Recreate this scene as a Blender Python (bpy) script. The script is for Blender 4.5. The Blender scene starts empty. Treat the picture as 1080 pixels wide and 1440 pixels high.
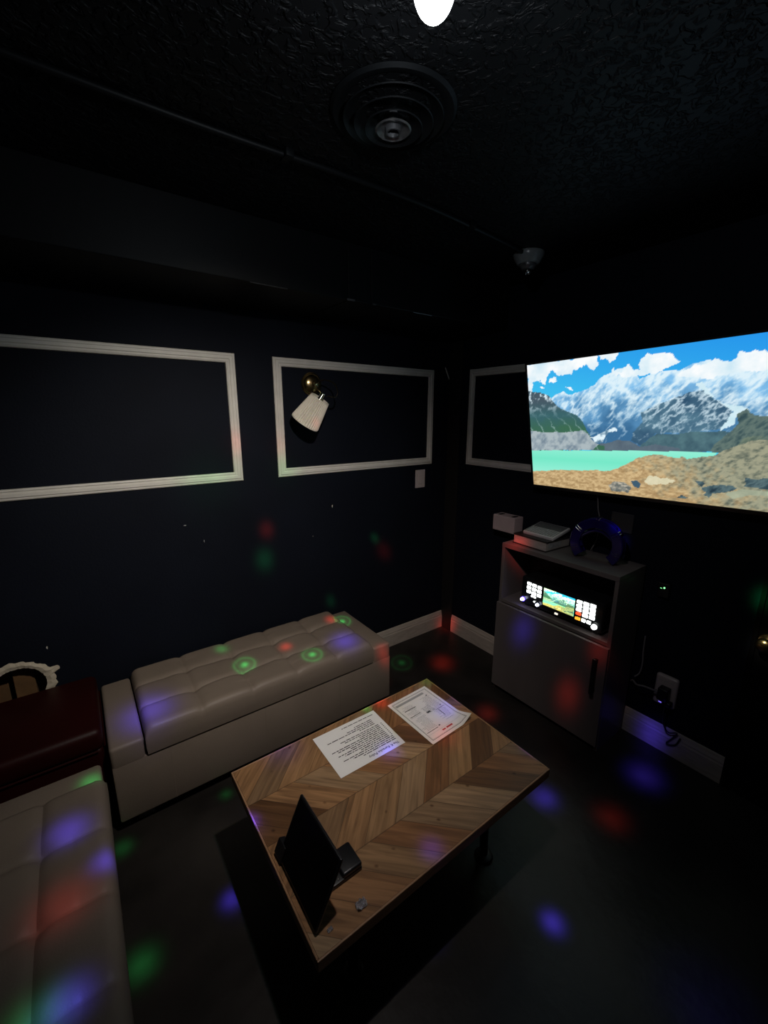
import bpy, bmesh, math, random
import numpy as np
from mathutils import Vector, Matrix
random.seed(7)
PI = math.pi
sc = bpy.context.scene
COL = sc.collection
V = Vector

# ------------------------------------------------------------------ materials
def mat(name, col, rough=0.5, metal=0.0, spec=0.5, var=0.0, vscale=8.0, bump=0.0, bscale=60.0, coat=0.0, stretch=None, detail=4.0):
    m = bpy.data.materials.new(name); m.use_nodes = True
    nt = m.node_tree; b = nt.nodes['Principled BSDF']
    b.inputs['Base Color'].default_value = (*col, 1)
    b.inputs['Roughness'].default_value = rough
    b.inputs['Metallic'].default_value = metal
    b.inputs['Specular IOR Level'].default_value = spec
    if coat: b.inputs['Coat Weight'].default_value = coat
    tc = nt.nodes.new('ShaderNodeTexCoord')
    src = tc.outputs['Object']
    if stretch:
        mp = nt.nodes.new('ShaderNodeMapping'); mp.inputs['Scale'].default_value = stretch
        nt.links.new(src, mp.inputs['Vector']); src = mp.outputs['Vector']
    if var:
        n = nt.nodes.new('ShaderNodeTexNoise'); n.inputs['Scale'].default_value = vscale; n.inputs['Detail'].default_value = detail
        nt.links.new(src, n.inputs['Vector'])
        r = nt.nodes.new('ShaderNodeValToRGB')
        r.color_ramp.elements[0].position = 0.3; r.color_ramp.elements[1].position = 0.7
        r.color_ramp.elements[0].color = (*[c * (1 - var) for c in col], 1)
        r.color_ramp.elements[1].color = (*[min(1, c * (1 + var)) for c in col], 1)
        nt.links.new(n.outputs['Fac'], r.inputs['Fac']); nt.links.new(r.outputs['Color'], b.inputs['Base Color'])
    if bump:
        n2 = nt.nodes.new('ShaderNodeTexNoise'); n2.inputs['Scale'].default_value = bscale; n2.inputs['Detail'].default_value = 5
        nt.links.new(src, n2.inputs['Vector'])
        bp = nt.nodes.new('ShaderNodeBump'); bp.inputs['Strength'].default_value = bump; bp.inputs['Distance'].default_value = 0.004
        nt.links.new(n2.outputs['Fac'], bp.inputs['Height']); nt.links.new(bp.outputs['Normal'], b.inputs['Normal'])
    return m

def emit(name, col, strength):
    m = bpy.data.materials.new(name); m.use_nodes = True
    nt = m.node_tree; b = nt.nodes['Principled BSDF']
    b.inputs['Base Color'].default_value = (*[c * .6 for c in col], 1)
    b.inputs['Emission Color'].default_value = (*col, 1)
    b.inputs['Emission Strength'].default_value = strength
    return m

M = {}
M['wall'] = mat('navy_black_paint', (.0048, .0064, .0118), .7, spec=.10, var=.15, vscale=3, bump=.25, bscale=120)
M['chip'] = mat('bare_plaster', (.55, .53, .48), .8)
M['ceil'] = mat('black_knockdown_ceiling', (.0036, .0038, .0044), .55, spec=.14, var=.2, vscale=5)
# knock-down texture: flattened blobs
nt = M['ceil'].node_tree; b = nt.nodes['Principled BSDF']
tc = nt.nodes.new('ShaderNodeTexCoord'); n = nt.nodes.new('ShaderNodeTexNoise'); n.inputs['Scale'].default_value = 38; n.inputs['Detail'].default_value = 3; n.inputs['Distortion'].default_value = .8
nt.links.new(tc.outputs['Object'], n.inputs['Vector'])
r = nt.nodes.new('ShaderNodeValToRGB'); r.color_ramp.elements[0].position = .46; r.color_ramp.elements[1].position = .58
nt.links.new(n.outputs['Fac'], r.inputs['Fac'])
bp = nt.nodes.new('ShaderNodeBump'); bp.inputs['Strength'].default_value = .9; bp.inputs['Distance'].default_value = .006
nt.links.new(r.outputs['Color'], bp.inputs['Height']); nt.links.new(bp.outputs['Normal'], b.inputs['Normal'])

M['floor'] = mat('dark_stone_vinyl', (.0165, .0142, .0125), .40, spec=.35, var=.6, vscale=3.2, bump=.35, bscale=26, detail=8)
M['black'] = mat('black_satin', (.004, .004, .0045), .4, var=.1)
M['soffit'] = mat('black_duct_paint', (.0036, .0042, .0050), .5, spec=.18, var=.12, vscale=4, bump=.1, bscale=50)
M['corner'] = mat('dark_corner_paint', (.013, .012, .012), .5, spec=.3, var=.1)
M['bead'] = mat('worn_corner_bead', (.10, .10, .105), .35, metal=.5, var=.5, vscale=30)
M['white_trim'] = mat('cream_painted_wood', (.60, .575, .53), .5, var=.06, vscale=20, bump=.1, bscale=90)
M['base'] = mat('pale_baseboard_wood', (.42, .36, .31), .5, var=.12, vscale=14, bump=.15, bscale=40, stretch=(1, 1, 6))
M['bench'] = mat('taupe_faux_leather', (.195, .155, .122), .5, spec=.35, var=.07, vscale=6, bump=.15, bscale=220)
M['dark_foot'] = mat('black_plastic_foot', (.012, .012, .012), .5)
M['red'] = mat('oxblood_leatherette', (.018, .0009, .0008), .5, spec=.22, var=.2, vscale=5, bump=.12, bscale=160)
M['trim_wood'] = mat('table_edge_wood', (.30, .165, .085), .4, var=.25, vscale=10, bump=.15, bscale=40, stretch=(2, 2, 14))
M['iron'] = mat('black_iron', (.01, .01, .01), .45, metal=.3)
M['paper'] = mat('white_paper', (.80, .79, .77), .7, var=.02, vscale=12)
M['ink'] = mat('black_ink', (.02, .02, .022), .7)
M['greyink'] = mat('grey_ink', (.33, .34, .34), .7)
M['redlit_ink'] = mat('red_lit_ink', (.45, .05, .05), .7)  # red light falling on the heading, put into its ink colour
M['tablet'] = mat('black_glass_screen', (.0015, .0015, .002), .2, spec=.08)
M['plastic'] = mat('black_plastic', (.004, .004, .005), .4, var=.1)
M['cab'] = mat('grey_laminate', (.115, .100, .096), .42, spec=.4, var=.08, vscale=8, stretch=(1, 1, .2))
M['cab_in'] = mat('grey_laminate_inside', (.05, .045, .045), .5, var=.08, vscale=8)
M['tvframe'] = mat('black_tv_plastic', (.006, .006, .007), .3)
M['darkbrass'] = mat('dark_bronze_arm', (.10, .085, .06), .35, metal=1.0)
M['brass'] = mat('aged_brass', (.42, .32, .15), .24, metal=1.0, var=.2, vscale=30)
M['chrome'] = mat('bright_metal', (.7, .7, .68), .15, metal=1.0, var=.05)
M['shade'] = mat('ivory_pleated_fabric', (.66, .62, .53), .75, var=.06, vscale=40, bump=.1, bscale=200)
M['plate'] = mat('ivory_plastic_plate', (.50, .43, .42), .4, var=.03)
M['outlet'] = mat('white_outlet_plastic', (.42, .36, .35), .35, var=.04)
M['box'] = mat('pale_box', (.48, .38, .38), .6, var=.06, vscale=15)
M['book'] = mat('black_binder_cover', (.014, .013, .013), .45, var=.15)
M['pages'] = mat('page_block', (.36, .33, .30), .8, var=.2, vscale=30, stretch=(1, 1, 20))
M['label'] = mat('grey_label', (.30, .31, .31), .7, var=.25, vscale=60)
M['remote'] = mat('white_remote_plastic', (.62, .61, .60), .4, var=.04)
M['keys'] = mat('dark_keys', (.12, .125, .125), .5, var=.3, vscale=80)
M['keylight'] = mat('grey_keys', (.42, .44, .43), .5, var=.2, vscale=80)
M['tamb'] = mat('blue_violet_gloss_plastic', (.010, .004, .085), .14, spec=.6, coat=.6, var=.2)
M['jingle'] = mat('nickel_jingle', (.75, .75, .72), .12, metal=1.0, var=.05)
M['cable'] = mat('grey_cable', (.16, .15, .15), .5)
M['bcable'] = mat('black_cable', (.012, .012, .012), .5)
M['door'] = mat('black_gloss_door', (.003, .003, .0035), .3, spec=.2, bump=.05, bscale=20)
M['torn'] = mat('torn_drywall_paper', (.50, .44, .34), .85, var=.12, vscale=25, bump=.5, bscale=60)
M['cavity'] = mat('raw_wood_cavity', (.12, .062, .022), .8, var=.4, vscale=8, bump=.4, bscale=30)
M['unit'] = mat('black_console', (.010, .011, .012), .22, spec=.5, var=.1)
M['btn_white'] = emit('lit_white_button', (.95, 1.0, .97), 4.2)
M['btn_red'] = emit('lit_red_button', (1.0, .10, .03), 1.3)
M['btn_orange'] = emit('lit_orange_button', (1.0, .42, .03), 1.4)
M['blue_ring'] = emit('lit_blue_ring', (.10, .06, 1.0), 12.0)
M['knob_glow'] = emit('lit_knob', (.75, .80, 1.0), 5)
M['usb'] = emit('lit_usb_port', (1.0, .9, .75), 1.2)
M['led_green'] = emit('green_led', (.25, 1.0, .35), 2.0)
M['led_violet'] = emit('violet_led', (.22, .16, .95), 1.0)
M['bulb'] = emit('lit_bulb_dome', (.93, .97, 1.0), 7.0)
M['bulb_blue'] = emit('lit_blue_lens', (.35, .30, 1.0), 3.0)
M['bulb_pink'] = emit('lit_magenta_lens', (.75, .25, .95), 3.0)
# clear crumpled film
m = mat('clear_film', (.8, .8, .85), .12, spec=.8); m.node_tree.nodes['Principled BSDF'].inputs['Transmission Weight'].default_value = .75
m.node_tree.nodes['Principled BSDF'].inputs['IOR'].default_value = 1.3
M['film'] = m

# chevron table top: four bands along the table, planks at 45 degrees turning at each band
def chevron_mat(y0, band, pw):
    m = bpy.data.materials.new('chevron_wood_planks'); m.use_nodes = True
    nt = m.node_tree; b = nt.nodes['Principled BSDF']; L = nt.links.new
    def math_(op, a, c=None, d=None):
        n = nt.nodes.new('ShaderNodeMath'); n.operation = op
        for i, x in enumerate((a, c, d)):
            if x is None: continue
            if isinstance(x, (int, float)): n.inputs[i].default_value = x
            else: L(x, n.inputs[i])
        return n.outputs[0]
    tc = nt.nodes.new('ShaderNodeTexCoord'); s = nt.nodes.new('ShaderNodeSeparateXYZ'); L(tc.outputs['Object'], s.inputs[0])
    x, y = s.outputs[0], s.outputs[1]
    fy = math_('DIVIDE', math_('SUBTRACT', y, y0), band)
    bi = math_('FLOOR', fy)
    par = math_('MODULO', math_('ADD', bi, 20.0), 2.0)
    sgn = math_('SUBTRACT', math_('MULTIPLY', par, 2.0), 1.0)        # -1, +1, -1, +1
    loc = math_('SUBTRACT', y, math_('ADD', math_('MULTIPLY', bi, band), y0))
    # odd bands: x - y constant along a plank; even bands: x + y
    u = math_('SUBTRACT', x, math_('MULTIPLY', math_('SUBTRACT', y, y0), sgn))
    us = math_('DIVIDE', math_('ADD', u, 5.013), pw)
    pi_ = math_('FLOOR', us); pf = math_('FRACT', us)
    along = math_('ADD', math_('MULTIPLY', x, sgn), y)
    wn = nt.nodes.new('ShaderNodeTexWhiteNoise'); wn.noise_dimensions = '2D'
    cv = nt.nodes.new('ShaderNodeCombineXYZ'); L(pi_, cv.inputs[0]); L(bi, cv.inputs[1]); L(cv.outputs[0], wn.inputs['Vector'])
    gv = nt.nodes.new('ShaderNodeCombineXYZ')
    L(math_('MULTIPLY', u, 46.0), gv.inputs[0]); L(math_('MULTIPLY', along, 3.2), gv.inputs[1]); L(math_('MULTIPLY', wn.outputs['Value'], 30.0), gv.inputs[2])
    gn = nt.nodes.new('ShaderNodeTexNoise'); gn.inputs['Scale'].default_value = 1; gn.inputs['Detail'].default_value = 6; gn.inputs['Distortion'].default_value = .9
    L(gv.outputs[0], gn.inputs['Vector'])
    ramp = nt.nodes.new('ShaderNodeValToRGB'); cr = ramp.color_ramp
    cr.elements[0].position = 0.0; cr.elements[0].color = (.115, .054, .022, 1)
    cr.elements[1].position = 1.0; cr.elements[1].color = (.41, .265, .145, 1)
    for p_, c_ in ((.25, (.285, .138, .060, 1)), (.5, (.33, .19, .090, 1)), (.72, (.185, .110, .058, 1))):
        e = cr.elements.new(p_); e.color = c_
    L(wn.outputs['Value'], ramp.inputs['Fac'])
    g2 = nt.nodes.new('ShaderNodeValToRGB'); g2.color_ramp.elements[0].position = .3; g2.color_ramp.elements[1].position = .68
    g2.color_ramp.elements[0].color = (.52, .50, .48, 1); g2.color_ramp.elements[1].color = (1.12, 1.1, 1.06, 1)
    L(gn.outputs['Fac'], g2.inputs['Fac'])
    mx = nt.nodes.new('ShaderNodeMix'); mx.data_type = 'RGBA'; mx.blend_type = 'MULTIPLY'; mx.inputs['Factor'].default_value = 1
    L(ramp.outputs['Color'], mx.inputs['A']); L(g2.outputs['Color'], mx.inputs['B'])
    # knots
    kn = nt.nodes.new('ShaderNodeTexVoronoi'); kn.inputs['Scale'].default_value = 9
    kv = nt.nodes.new('ShaderNodeCombineXYZ'); L(math_('MULTIPLY', u, 1.4), kv.inputs[0]); L(along, kv.inputs[1]); L(wn.outputs['Value'], kv.inputs[2]); L(kv.outputs[0], kn.inputs['Vector'])
    kr = nt.nodes.new('ShaderNodeValToRGB'); kr.color_ramp.elements[0].position = .03; kr.color_ramp.elements[1].position = .11
    kr.color_ramp.elements[0].color = (.35, .28, .22, 1); kr.color_ramp.elements[1].color = (1, 1, 1, 1)
    L(kn.outputs['Distance'], kr.inputs['Fac'])
    mk = nt.nodes.new('ShaderNodeMix'); mk.data_type = 'RGBA'; mk.blend_type = 'MULTIPLY'; mk.inputs['Factor'].default_value = 1
    L(mx.outputs['Result'], mk.inputs['A']); L(kr.outputs['Color'], mk.inputs['B'])
    # joints between planks and at the band seams
    e1 = math_('MINIMUM', pf, math_('SUBTRACT', 1.0, pf)); ff = math_('FRACT', fy); e2 = math_('MINIMUM', ff, math_('SUBTRACT', 1.0, ff))
    j = math_('MINIMUM', math_('MULTIPLY', e1, pw), math_('MULTIPLY', e2, band))
    jr = nt.nodes.new('ShaderNodeMapRange'); jr.inputs['From Min'].default_value = .0005; jr.inputs['From Max'].default_value = .0022
    jr.inputs['To Min'].default_value = .45; jr.inputs['To Max'].default_value = 1; L(j, jr.inputs['Value'])
    mj = nt.nodes.new('ShaderNodeMix'); mj.data_type = 'RGBA'; mj.blend_type = 'MULTIPLY'; mj.inputs['Factor'].default_value = 1
    L(mk.outputs['Result'], mj.inputs['A']); L(jr.outputs['Result'], mj.inputs['B'])
    L(mj.outputs['Result'], b.inputs['Base Color'])
    b.inputs['Roughness'].default_value = .42; b.inputs['Specular IOR Level'].default_value = .4
    bp = nt.nodes.new('ShaderNodeBump'); bp.inputs['Strength'].default_value = .2; bp.inputs['Distance'].default_value = .002
    L(gn.outputs['Fac'], bp.inputs['Height']); L(bp.outputs['Normal'], b.inputs['Normal'])
    return m

# ------------------------------------------------------------------ mesh helpers
def wloc(o):
    p = V((0, 0, 0))
    while o is not None:
        p += o.location; o = o.parent
    return p

class MB:
    """collects geometry in world coordinates and links it as ONE mesh object"""
    def __init__(s): s.bm = bmesh.new(); s.mi = 0
    def _tag(s, before):
        for f in s.bm.faces:
            if f.index == -1 or f not in before: f.material_index = s.mi
    def faces(s, verts, faces, M4=None):
        vs = [s.bm.verts.new(M4 @ V(v) if M4 else V(v)) for v in verts]
        for f in faces:
            try:
                nf = s.bm.faces.new([vs[i] for i in f]); nf.material_index = s.mi
            except ValueError: pass
        return vs
    def box(s, lo, hi, bev=0.0, seg=2, M4=None):
        t = bmesh.new(); bmesh.ops.create_cube(t, size=1)
        lo, hi = V(lo), V(hi)
        for v in t.verts: v.co = V([lo[i] + (v.co[i] + .5) * (hi[i] - lo[i]) for i in range(3)])
        if bev: bmesh.ops.bevel(t, geom=list(t.edges), offset=bev, segments=seg, profile=.5, affect='EDGES')
        s.add(t, M4); return s
    def add(s, t, M4=None):
        mp = {}
        for v in t.verts: mp[v] = s.bm.verts.new(M4 @ v.co if M4 else v.co)
        for f in t.faces:
            nf = s.bm.faces.new([mp[v] for v in f.verts]); nf.material_index = s.mi
        t.free()
    def lathe(s, prof, c=(0, 0, 0), n=32, M4=None, cap=True, a0=0, a1=2 * PI):
        full = abs(a1 - a0 - 2 * PI) < 1e-6
        cnt = n if full else n + 1
        rings = []
        for r_, z in prof:
            ring = []
            for k in range(cnt):
                a = a0 + (a1 - a0) * k / n
                p = V((r_ * math.cos(a), r_ * math.sin(a), z))
                if M4: p = M4 @ p
                ring.append(s.bm.verts.new(p + V(c)))
            rings.append(ring)
        for i in range(len(rings) - 1):
            for k in range(n):
                k2 = (k + 1) % cnt
                f = s.bm.faces.new((rings[i][k], rings[i][k2], rings[i + 1][k2], rings[i + 1][k])); f.material_index = s.mi
        if cap and full:
            for ring, flip in ((rings[0], True), (rings[-1], False)):
                f = s.bm.faces.new(ring[::-1] if flip else ring); f.material_index = s.mi
        return s
    def tube(s, pts, rad, n=10, cap=True):
        pts = [V(p) for p in pts]; rings = []
        up = V((0, 0, 1))
        for i, p in enumerate(pts):
            d = (pts[min(i + 1, len(pts) - 1)] - pts[max(i - 1, 0)]).normalized()
            a = d.cross(up)
            if a.length < 1e-3: a = d.cross(V((1, 0, 0)))
            a.normalize(); b_ = d.cross(a)
            rr = rad[i] if isinstance(rad, (list, tuple)) else rad
            rings.append([s.bm.verts.new(p + (a * math.cos(2 * PI * k / n) + b_ * math.sin(2 * PI * k / n)) * rr) for k in range(n)])
        for i in range(len(rings) - 1):
            for k in range(n):
                f = s.bm.faces.new((rings[i][k], rings[i][(k + 1) % n], rings[i + 1][(k + 1) % n], rings[i + 1][k])); f.material_index = s.mi
        if cap:
            for ring in (rings[0], rings[-1]):
                f = s.bm.faces.new(ring); f.material_index = s.mi
        return s
    def build(s, name, mats, parent=None, smooth=False, angle=None, loc=None):
        bmesh.ops.recalc_face_normals(s.bm, faces=list(s.bm.faces))
        base = wloc(parent) if parent else (V(loc) if loc else V((0, 0, 0)))
        for v in s.bm.verts: v.co -= base
        me = bpy.data.meshes.new(name); s.bm.to_mesh(me); s.bm.free()
        if smooth:
            for p in me.polygons: p.use_smooth = True
            me.set_sharp_from_angle(angle=math.radians(angle or 40))
        for m_ in (mats if isinstance(mats, (list, tuple)) else [mats]): me.materials.append(m_)
        o = bpy.data.objects.new(name, me); COL.objects.link(o)
        if parent: o.parent = parent
        elif loc: o.location = V(loc)
        return o

def tag(o, label=None, cat=None, group=None, kind=None):
    if label: o['label'] = label
    if cat: o['category'] = cat
    if group: o['group'] = group
    if kind: o['kind'] = kind
    return o
def thing(name, loc, label, cat, group=None):
    o = bpy.data.objects.new(name, None); COL.objects.link(o); o.location = V(loc); o.empty_display_size = .05
    return tag(o, label, cat, group)
def struct(o): o['kind'] = 'structure'; return o
def arc(c, r_, a0, a1, n, f): return [f(c, r_, a0 + (a1 - a0) * k / n) for k in range(n + 1)]
def spline(pts, n=8):
    pts = [V(p) for p in pts]; out = []
    q = [pts[0] * 2 - pts[1]] + pts + [pts[-1] * 2 - pts[-2]]
    for i in range(1, len(q) - 2):
        for k in range(n):
            t = k / n; a, b_, c, d = q[i - 1], q[i], q[i + 1], q[i + 2]
            out.append(.5 * ((2 * b_) + (c - a) * t + (2 * a - 5 * b_ + 4 * c - d) * t * t + (3 * b_ - a - 3 * c + d) * t ** 3))
    out.append(pts[-1]); return out

# ------------------------------------------------------------------ the room
XL, YF, ZC = -2.75, -2.75, 2.31
HX, HZ, HR = -2.452, .482, .088                     # torn hole in the back wall
def noisy_ring(r0, amp, n, seed):
    rnd = random.Random(seed); out = []
    for k in range(n):
        a = 2 * PI * k / n
        out.append((HX + (r0 + rnd.uniform(-amp, amp)) * 1.08 * math.cos(a), HZ + (r0 + rnd.uniform(-amp, amp)) * math.sin(a)))
    return out
hole = noisy_ring(HR, .004, 40, 3)

w = MB()
outer = [w.bm.verts.new((x, 0, z)) for x, z in ((XL, 0), (0, 0), (0, ZC), (XL, ZC))]
inner = [w.bm.verts.new((x, 0, z)) for x, z in hole]
edges = [w.bm.edges.new((outer[i], outer[(i + 1) % 4])) for i in range(4)] + [w.bm.edges.new((inner[i], inner[(i + 1) % 40])) for i in range(40)]
bmesh.ops.triangle_fill(w.bm, edges=edges, use_beauty=True)
back = [w.bm.verts.new((x, .013, z)) for x, z in hole]
for i in range(40): w.bm.faces.new((inner[i], inner[(i + 1) % 40], back[(i + 1) % 40], back[i]))
w.box((XL - .1, .10, 0), (.1, .13, ZC)); w.box((XL - .1, .0, 0), (XL, .10, ZC)); w.box((0, .0, 0), (.1, .10, ZC))
w.mi = 1                                             # chipped paint flecks showing plaster
for x, z, dx, dz in ((-1.752, 1.075, .014, .005), (-1.672, .982, .004, .016), (-.943, 1.067, .008, .018), (-2.339, .628, .006, .014), (-1.076, .905, .005, .006), (-.03, 1.865, .030, .038)):
    if x > -.1: pts = [(x - dx, z + dz), (x - dx + .008, z + dz + .004), (x + dx * .6, z - dz + .006), (x + dx * .6 - .006, z - dz)]
    else: pts = [(x - dx / 2, z), (x - dx * .1, z + dz / 2), (x + dx / 2, z + dz * .3), (x + dx * .2, z - dz / 2)]
    lo = [w.bm.verts.new((a, -.0002, c)) for a, c in pts]; hi = [w.bm.verts.new((a, -.0014, c)) for a, c in pts]
    f = w.bm.faces.new(hi); f.material_index = 1
    for i in range(4):
        f = w.bm.faces.new((lo[i], lo[(i + 1) % 4], hi[(i + 1) % 4], hi[i])); f.material_index = 1
wall_back = struct(w.build('wall_back', [M['wall'], M['chip']]))
c = MB()
c.box((HX - .16, .013, HZ - .16), (HX + .16, .098, HZ + .16))
c.bm.faces.ensure_lookup_table()
ff = [f for f in c.bm.faces if abs(f.calc_center_median().y - .013) < 1e-4]; bmesh.ops.delete(c.bm, geom=ff, context='FACES')
c.box((HX - .02, .05, HZ - .16), (HX + .05, .097, HZ + .16), .003)
c.build('wall_cavity', M['cavity'], wall_back)
# curled torn paper edge round the hole
t = MB(); rnd = random.Random(11)
N = 90; a_in, a_mid, a_out = [], [], []
for k in range(N):
    a = 2 * PI * k / N
    ri = HR - .002 + rnd.uniform(-.0015, .0015); ro = HR + .026 + .004 * math.sin(k * .31) + .002 * math.sin(k * 1.3 + 1) + rnd.uniform(-.0022, .0022) + (.018 if k in (4, 5, 6, 38, 39, 72) else 0)
    ca, sa = math.cos(a), math.sin(a)
    a_in.append(t.bm.verts.new((HX + ri * 1.08 * ca, -.003, HZ + ri * sa)))
    a_mid.append(t.bm.verts.new((HX + (ri + ro) / 2 * 1.08 * ca, -.007 + rnd.uniform(-.0008, .0008), HZ + (ri + ro) / 2 * sa)))
    a_out.append(t.bm.verts.new((HX + ro * 1.08 * ca, -.001, HZ + ro * sa)))
bk = [t.bm.verts.new((v.co.x, -.0005, v.co.z)) for v in a_in]; bo = [t.bm.verts.new((v.co.x, -.0003, v.co.z)) for v in a_out]
for k in range(N):
    k2 = (k + 1) % N
    for p, q in ((a_in, a_mid), (a_mid, a_out), (bk, a_in), (a_out, bo)):
        t.bm.faces.new((p[k], p[k2], q[k2], q[k]))
t.build('torn_edge', M['torn'], wall_back)

b = MB(); b.box((0, YF - .1, 0), (.1, 0, ZC)); wall_right = struct(b.build('wall_right', M['wall']))
b = MB(); b.box((XL - .1, YF - .1, 0), (XL, 0, ZC)); struct(b.build('wall_left', M['wall']))
b = MB(); b.box((XL, YF - .1, 0), (0, YF, ZC)); struct(b.build('wall_front', M['wall']))
b = MB(); b.box((XL - .1, YF - .1, -.1), (.1, .13, 0)); struct(b.build('floor', M['floor']))
b = MB(); b.box((XL - .1, YF - .1, ZC), (.1, .13, ZC + .1)); struct(b.build('ceiling', M['ceil']))

# boxed-in duct along the top of the back wall
SY, SZ = -.45, 2.083
b = MB(); b.box((XL, SY, SZ), (-1.105, 0, ZC), .003); b.box((-1.105, SY + .004, SZ + .003), (-1.085, 0, ZC)); b.box((-1.085, SY, SZ), (-.985, 0, ZC), .003)
b.box((-.985, SY + .003, SZ), (-.965, 0, ZC)); b.box((-.965, SY, SZ), (0, 0, ZC), .003)
soffit = struct(b.build('trim_3', M['soffit']))
b = MB(); b.tube([(-1.52, SY - .001, SZ - .001), (-1.37, SY - .001, SZ - .001)], .0022, 6); b.tube([(-.72, SY - .001, SZ - .001), (-.60, SY - .001, SZ - .001)], .0022, 6)
b.box((-1.095, SY - .003, SZ - .002), (-1.055, SY, SZ + .006)); b.box((-.96, SY - .003, SZ - .002), (-.94, SY, SZ + .005))
b.build('corner_bead', M['bead'], soffit)

# slim boxing in the corner, painted like the wall
b = MB(); b.box((-.016, -.108, 0), (0, 0, SZ), .002); struct(b.build('trim_1', M['corner']))

# baseboards with a moulded top
BP = [(0, 0), (.014, 0), (.014, .088), (.0115, .096), (.0115, .104), (.008, .116), (.006, .127), (.003, .132), (0, .132)]
def baseboard(name, p0, p1, out):
    b = MB(); p0, p1, out = V(p0), V(p1), V(out)
    r0 = [b.bm.verts.new(p0 + out * d + V((0, 0, z))) for d, z in BP]; r1 = [b.bm.verts.new(p1 + out * d + V((0, 0, z))) for d, z in BP]
    for i in range(len(BP) - 1): b.bm.faces.new((r0[i], r0[i + 1], r1[i + 1], r1[i]))
    b.bm.faces.new(r0); b.bm.faces.new(r1)
    return struct(b.build(name, M['base']))
baseboard('baseboard_back', (XL, 0, 0), (-.016, 0, 0), (0, -1, 0))
baseboard('baseboard_right', (0, -.108, 0), (0, -1.782, 0), (-1, 0, 0))

# closed black door in the right-hand wall, only its latch side in view
b = MB(); b.box((-.016, -2.62, 0), (-.0005, -1.80, 2.03), .003)
for z0, z1 in ((.12, .62), (.86, 1.86)):
    b.box((-.021, -2.52, z0), (-.016, -1.93, z1), .004)
door = struct(b.build('door_1', M['door']))
b = MB(); K = V((-.016, -1.833, .725)); R90 = Matrix.Rotation(-PI / 2, 4, 'Y')
b.lathe([(.0, 0), (.031, 0), (.033, .003), (.030, .008), (.018, .011), (.0115, .014), (.0105, .030), (.013, .034), (.022, .038), (.0285, .048), (.0285, .058), (.022, .066), (.010, .070), (.0, .0705)], K, 24, R90, cap=False)
b.build('door_handle', M['brass'], door, smooth=True)
b = MB(); b.box((-.022, -1.80, 0), (-.0005, -1.783, 2.05), .002); struct(b.build('trim_2', M['door']))

# ------------------------------------------------------------------ picture-rail frames on the walls
PROF = [(0, 0), (0, .007), (.004, .010), (.010, .010), (.014, .014), (.026, .014), (.030, .010), (.034, .010), (.038, .013), (.043, .011), (.045, .006), (.045, 0)]
def panel_frame(name, a0, a1, z0, z1, place, label):
    """a0..a1 along the wall, mitred corners; place(a, z, d) -> world"""
    t = thing(name, place((a0 + a1) / 2, z0, 0), label, 'wall frame', 'white moulding frames on the walls')
    cs = [(a0, z0, 1, 1), (a1, z0, -1, 1), (a1, z1, -1, -1), (a0, z1, 1, -1)]
    for i, nm in enumerate(('rail', 'stile', 'rail', 'stile')):
        b = MB(); ends = []
        for (a, z, sa, sz) in (cs[i], cs[(i + 1) % 4]):
            ends.append([b.bm.verts.new(place(a + sa * w_, z + sz * w_, d)) for w_, d in PROF])
        for k in range(len(PROF) - 1): b.bm.faces.new((ends[0][k], ends[0][k + 1], ends[1][k + 1], ends[1][k]))
        b.bm.faces.new(ends[0]); b.bm.faces.new(ends[1])
        b.build(nm, M['white_trim'], t)
    return t
onback = lambda a, z, d: V((a, -d - .0003, z))
onright = lambda a, z, d: V((-d - .0003, a, z))
panel_frame('wall_frame', -2.56, -1.457, 1.269, 1.881, onback, 'cream moulding frame with nothing inside on the back wall, cut off by the photo edge')
panel_frame('wall_frame', -1.267, -.161, 1.269, 1.881, onback, 'cream moulding frame on the back wall around the wall lamp')
panel_frame('wall_frame', -1.28, -.178, 1.272, 1.881, onright, 'cream moulding frame on the television wall, half hidden by the television')

# ------------------------------------------------------------------ light switch
t = thing('light_switch', (-.260, 0, 1.173), 'pale decorator switch plate below the wall lamp frame', 'light switch')
b = MB(); b.box((-.302, -.006, 1.112), (-.218, -.0004, 1.234), .0022); b.build('cover_plate', M['plate'], t)
b = MB(); b.box((-.277, -.0095, 1.138), (-.243, -.0058, 1.208), .0015); b.build('rocker', M['plate'], t)

# ------------------------------------------------------------------ wall lamp
t = thing('wall_lamp', (-1.052, 0, 1.755), 'brass wall lamp with tilted ivory pleated shade, switched off', 'wall lamp')
RY = Matrix.Rotation(PI / 2, 4, 'X')                 # +z of the profile points to -y
b = MB(); b.lathe([(.0, 0), (.060, .0004), (.061, .004), (.056, .008), (.054, .014), (.048, .022), (.036, .030), (.022, .034), (.014, .036), (.012, .046), (.0, .048)], (-1.052, 0, 1.757), 32, RY, cap=False)
b.build('wall_plate', M['brass'], t, smooth=True)
b = MB(); b.tube(spline([(-1.052, -.044, 1.757), (-1.025, -.09, 1.775), (-.990, -.135, 1.758), (-.985, -.165, 1.715), (-1.005, -.172, 1.685), (-1.05, -.17, 1.690)], 8), .0036, 10); b.build('curved_arm', M['darkbrass'], t, smooth=True)
b = MB(); b.tube([(-1.048, -.044, 1.745), (-1.052, -.080, 1.722), (-1.062, -.125, 1.71), (-1.075, -.158, 1.698)], .006, 10); b.build('swivel_joint', M['chrome'], t, smooth=True)
ax = V((-.063, .060, -.122)).normalized(); S0 = V((-1.087, -.165, 1.677))
q = V((0, 0, 1)).rotation_difference(ax).to_matrix().to_4x4()
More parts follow.
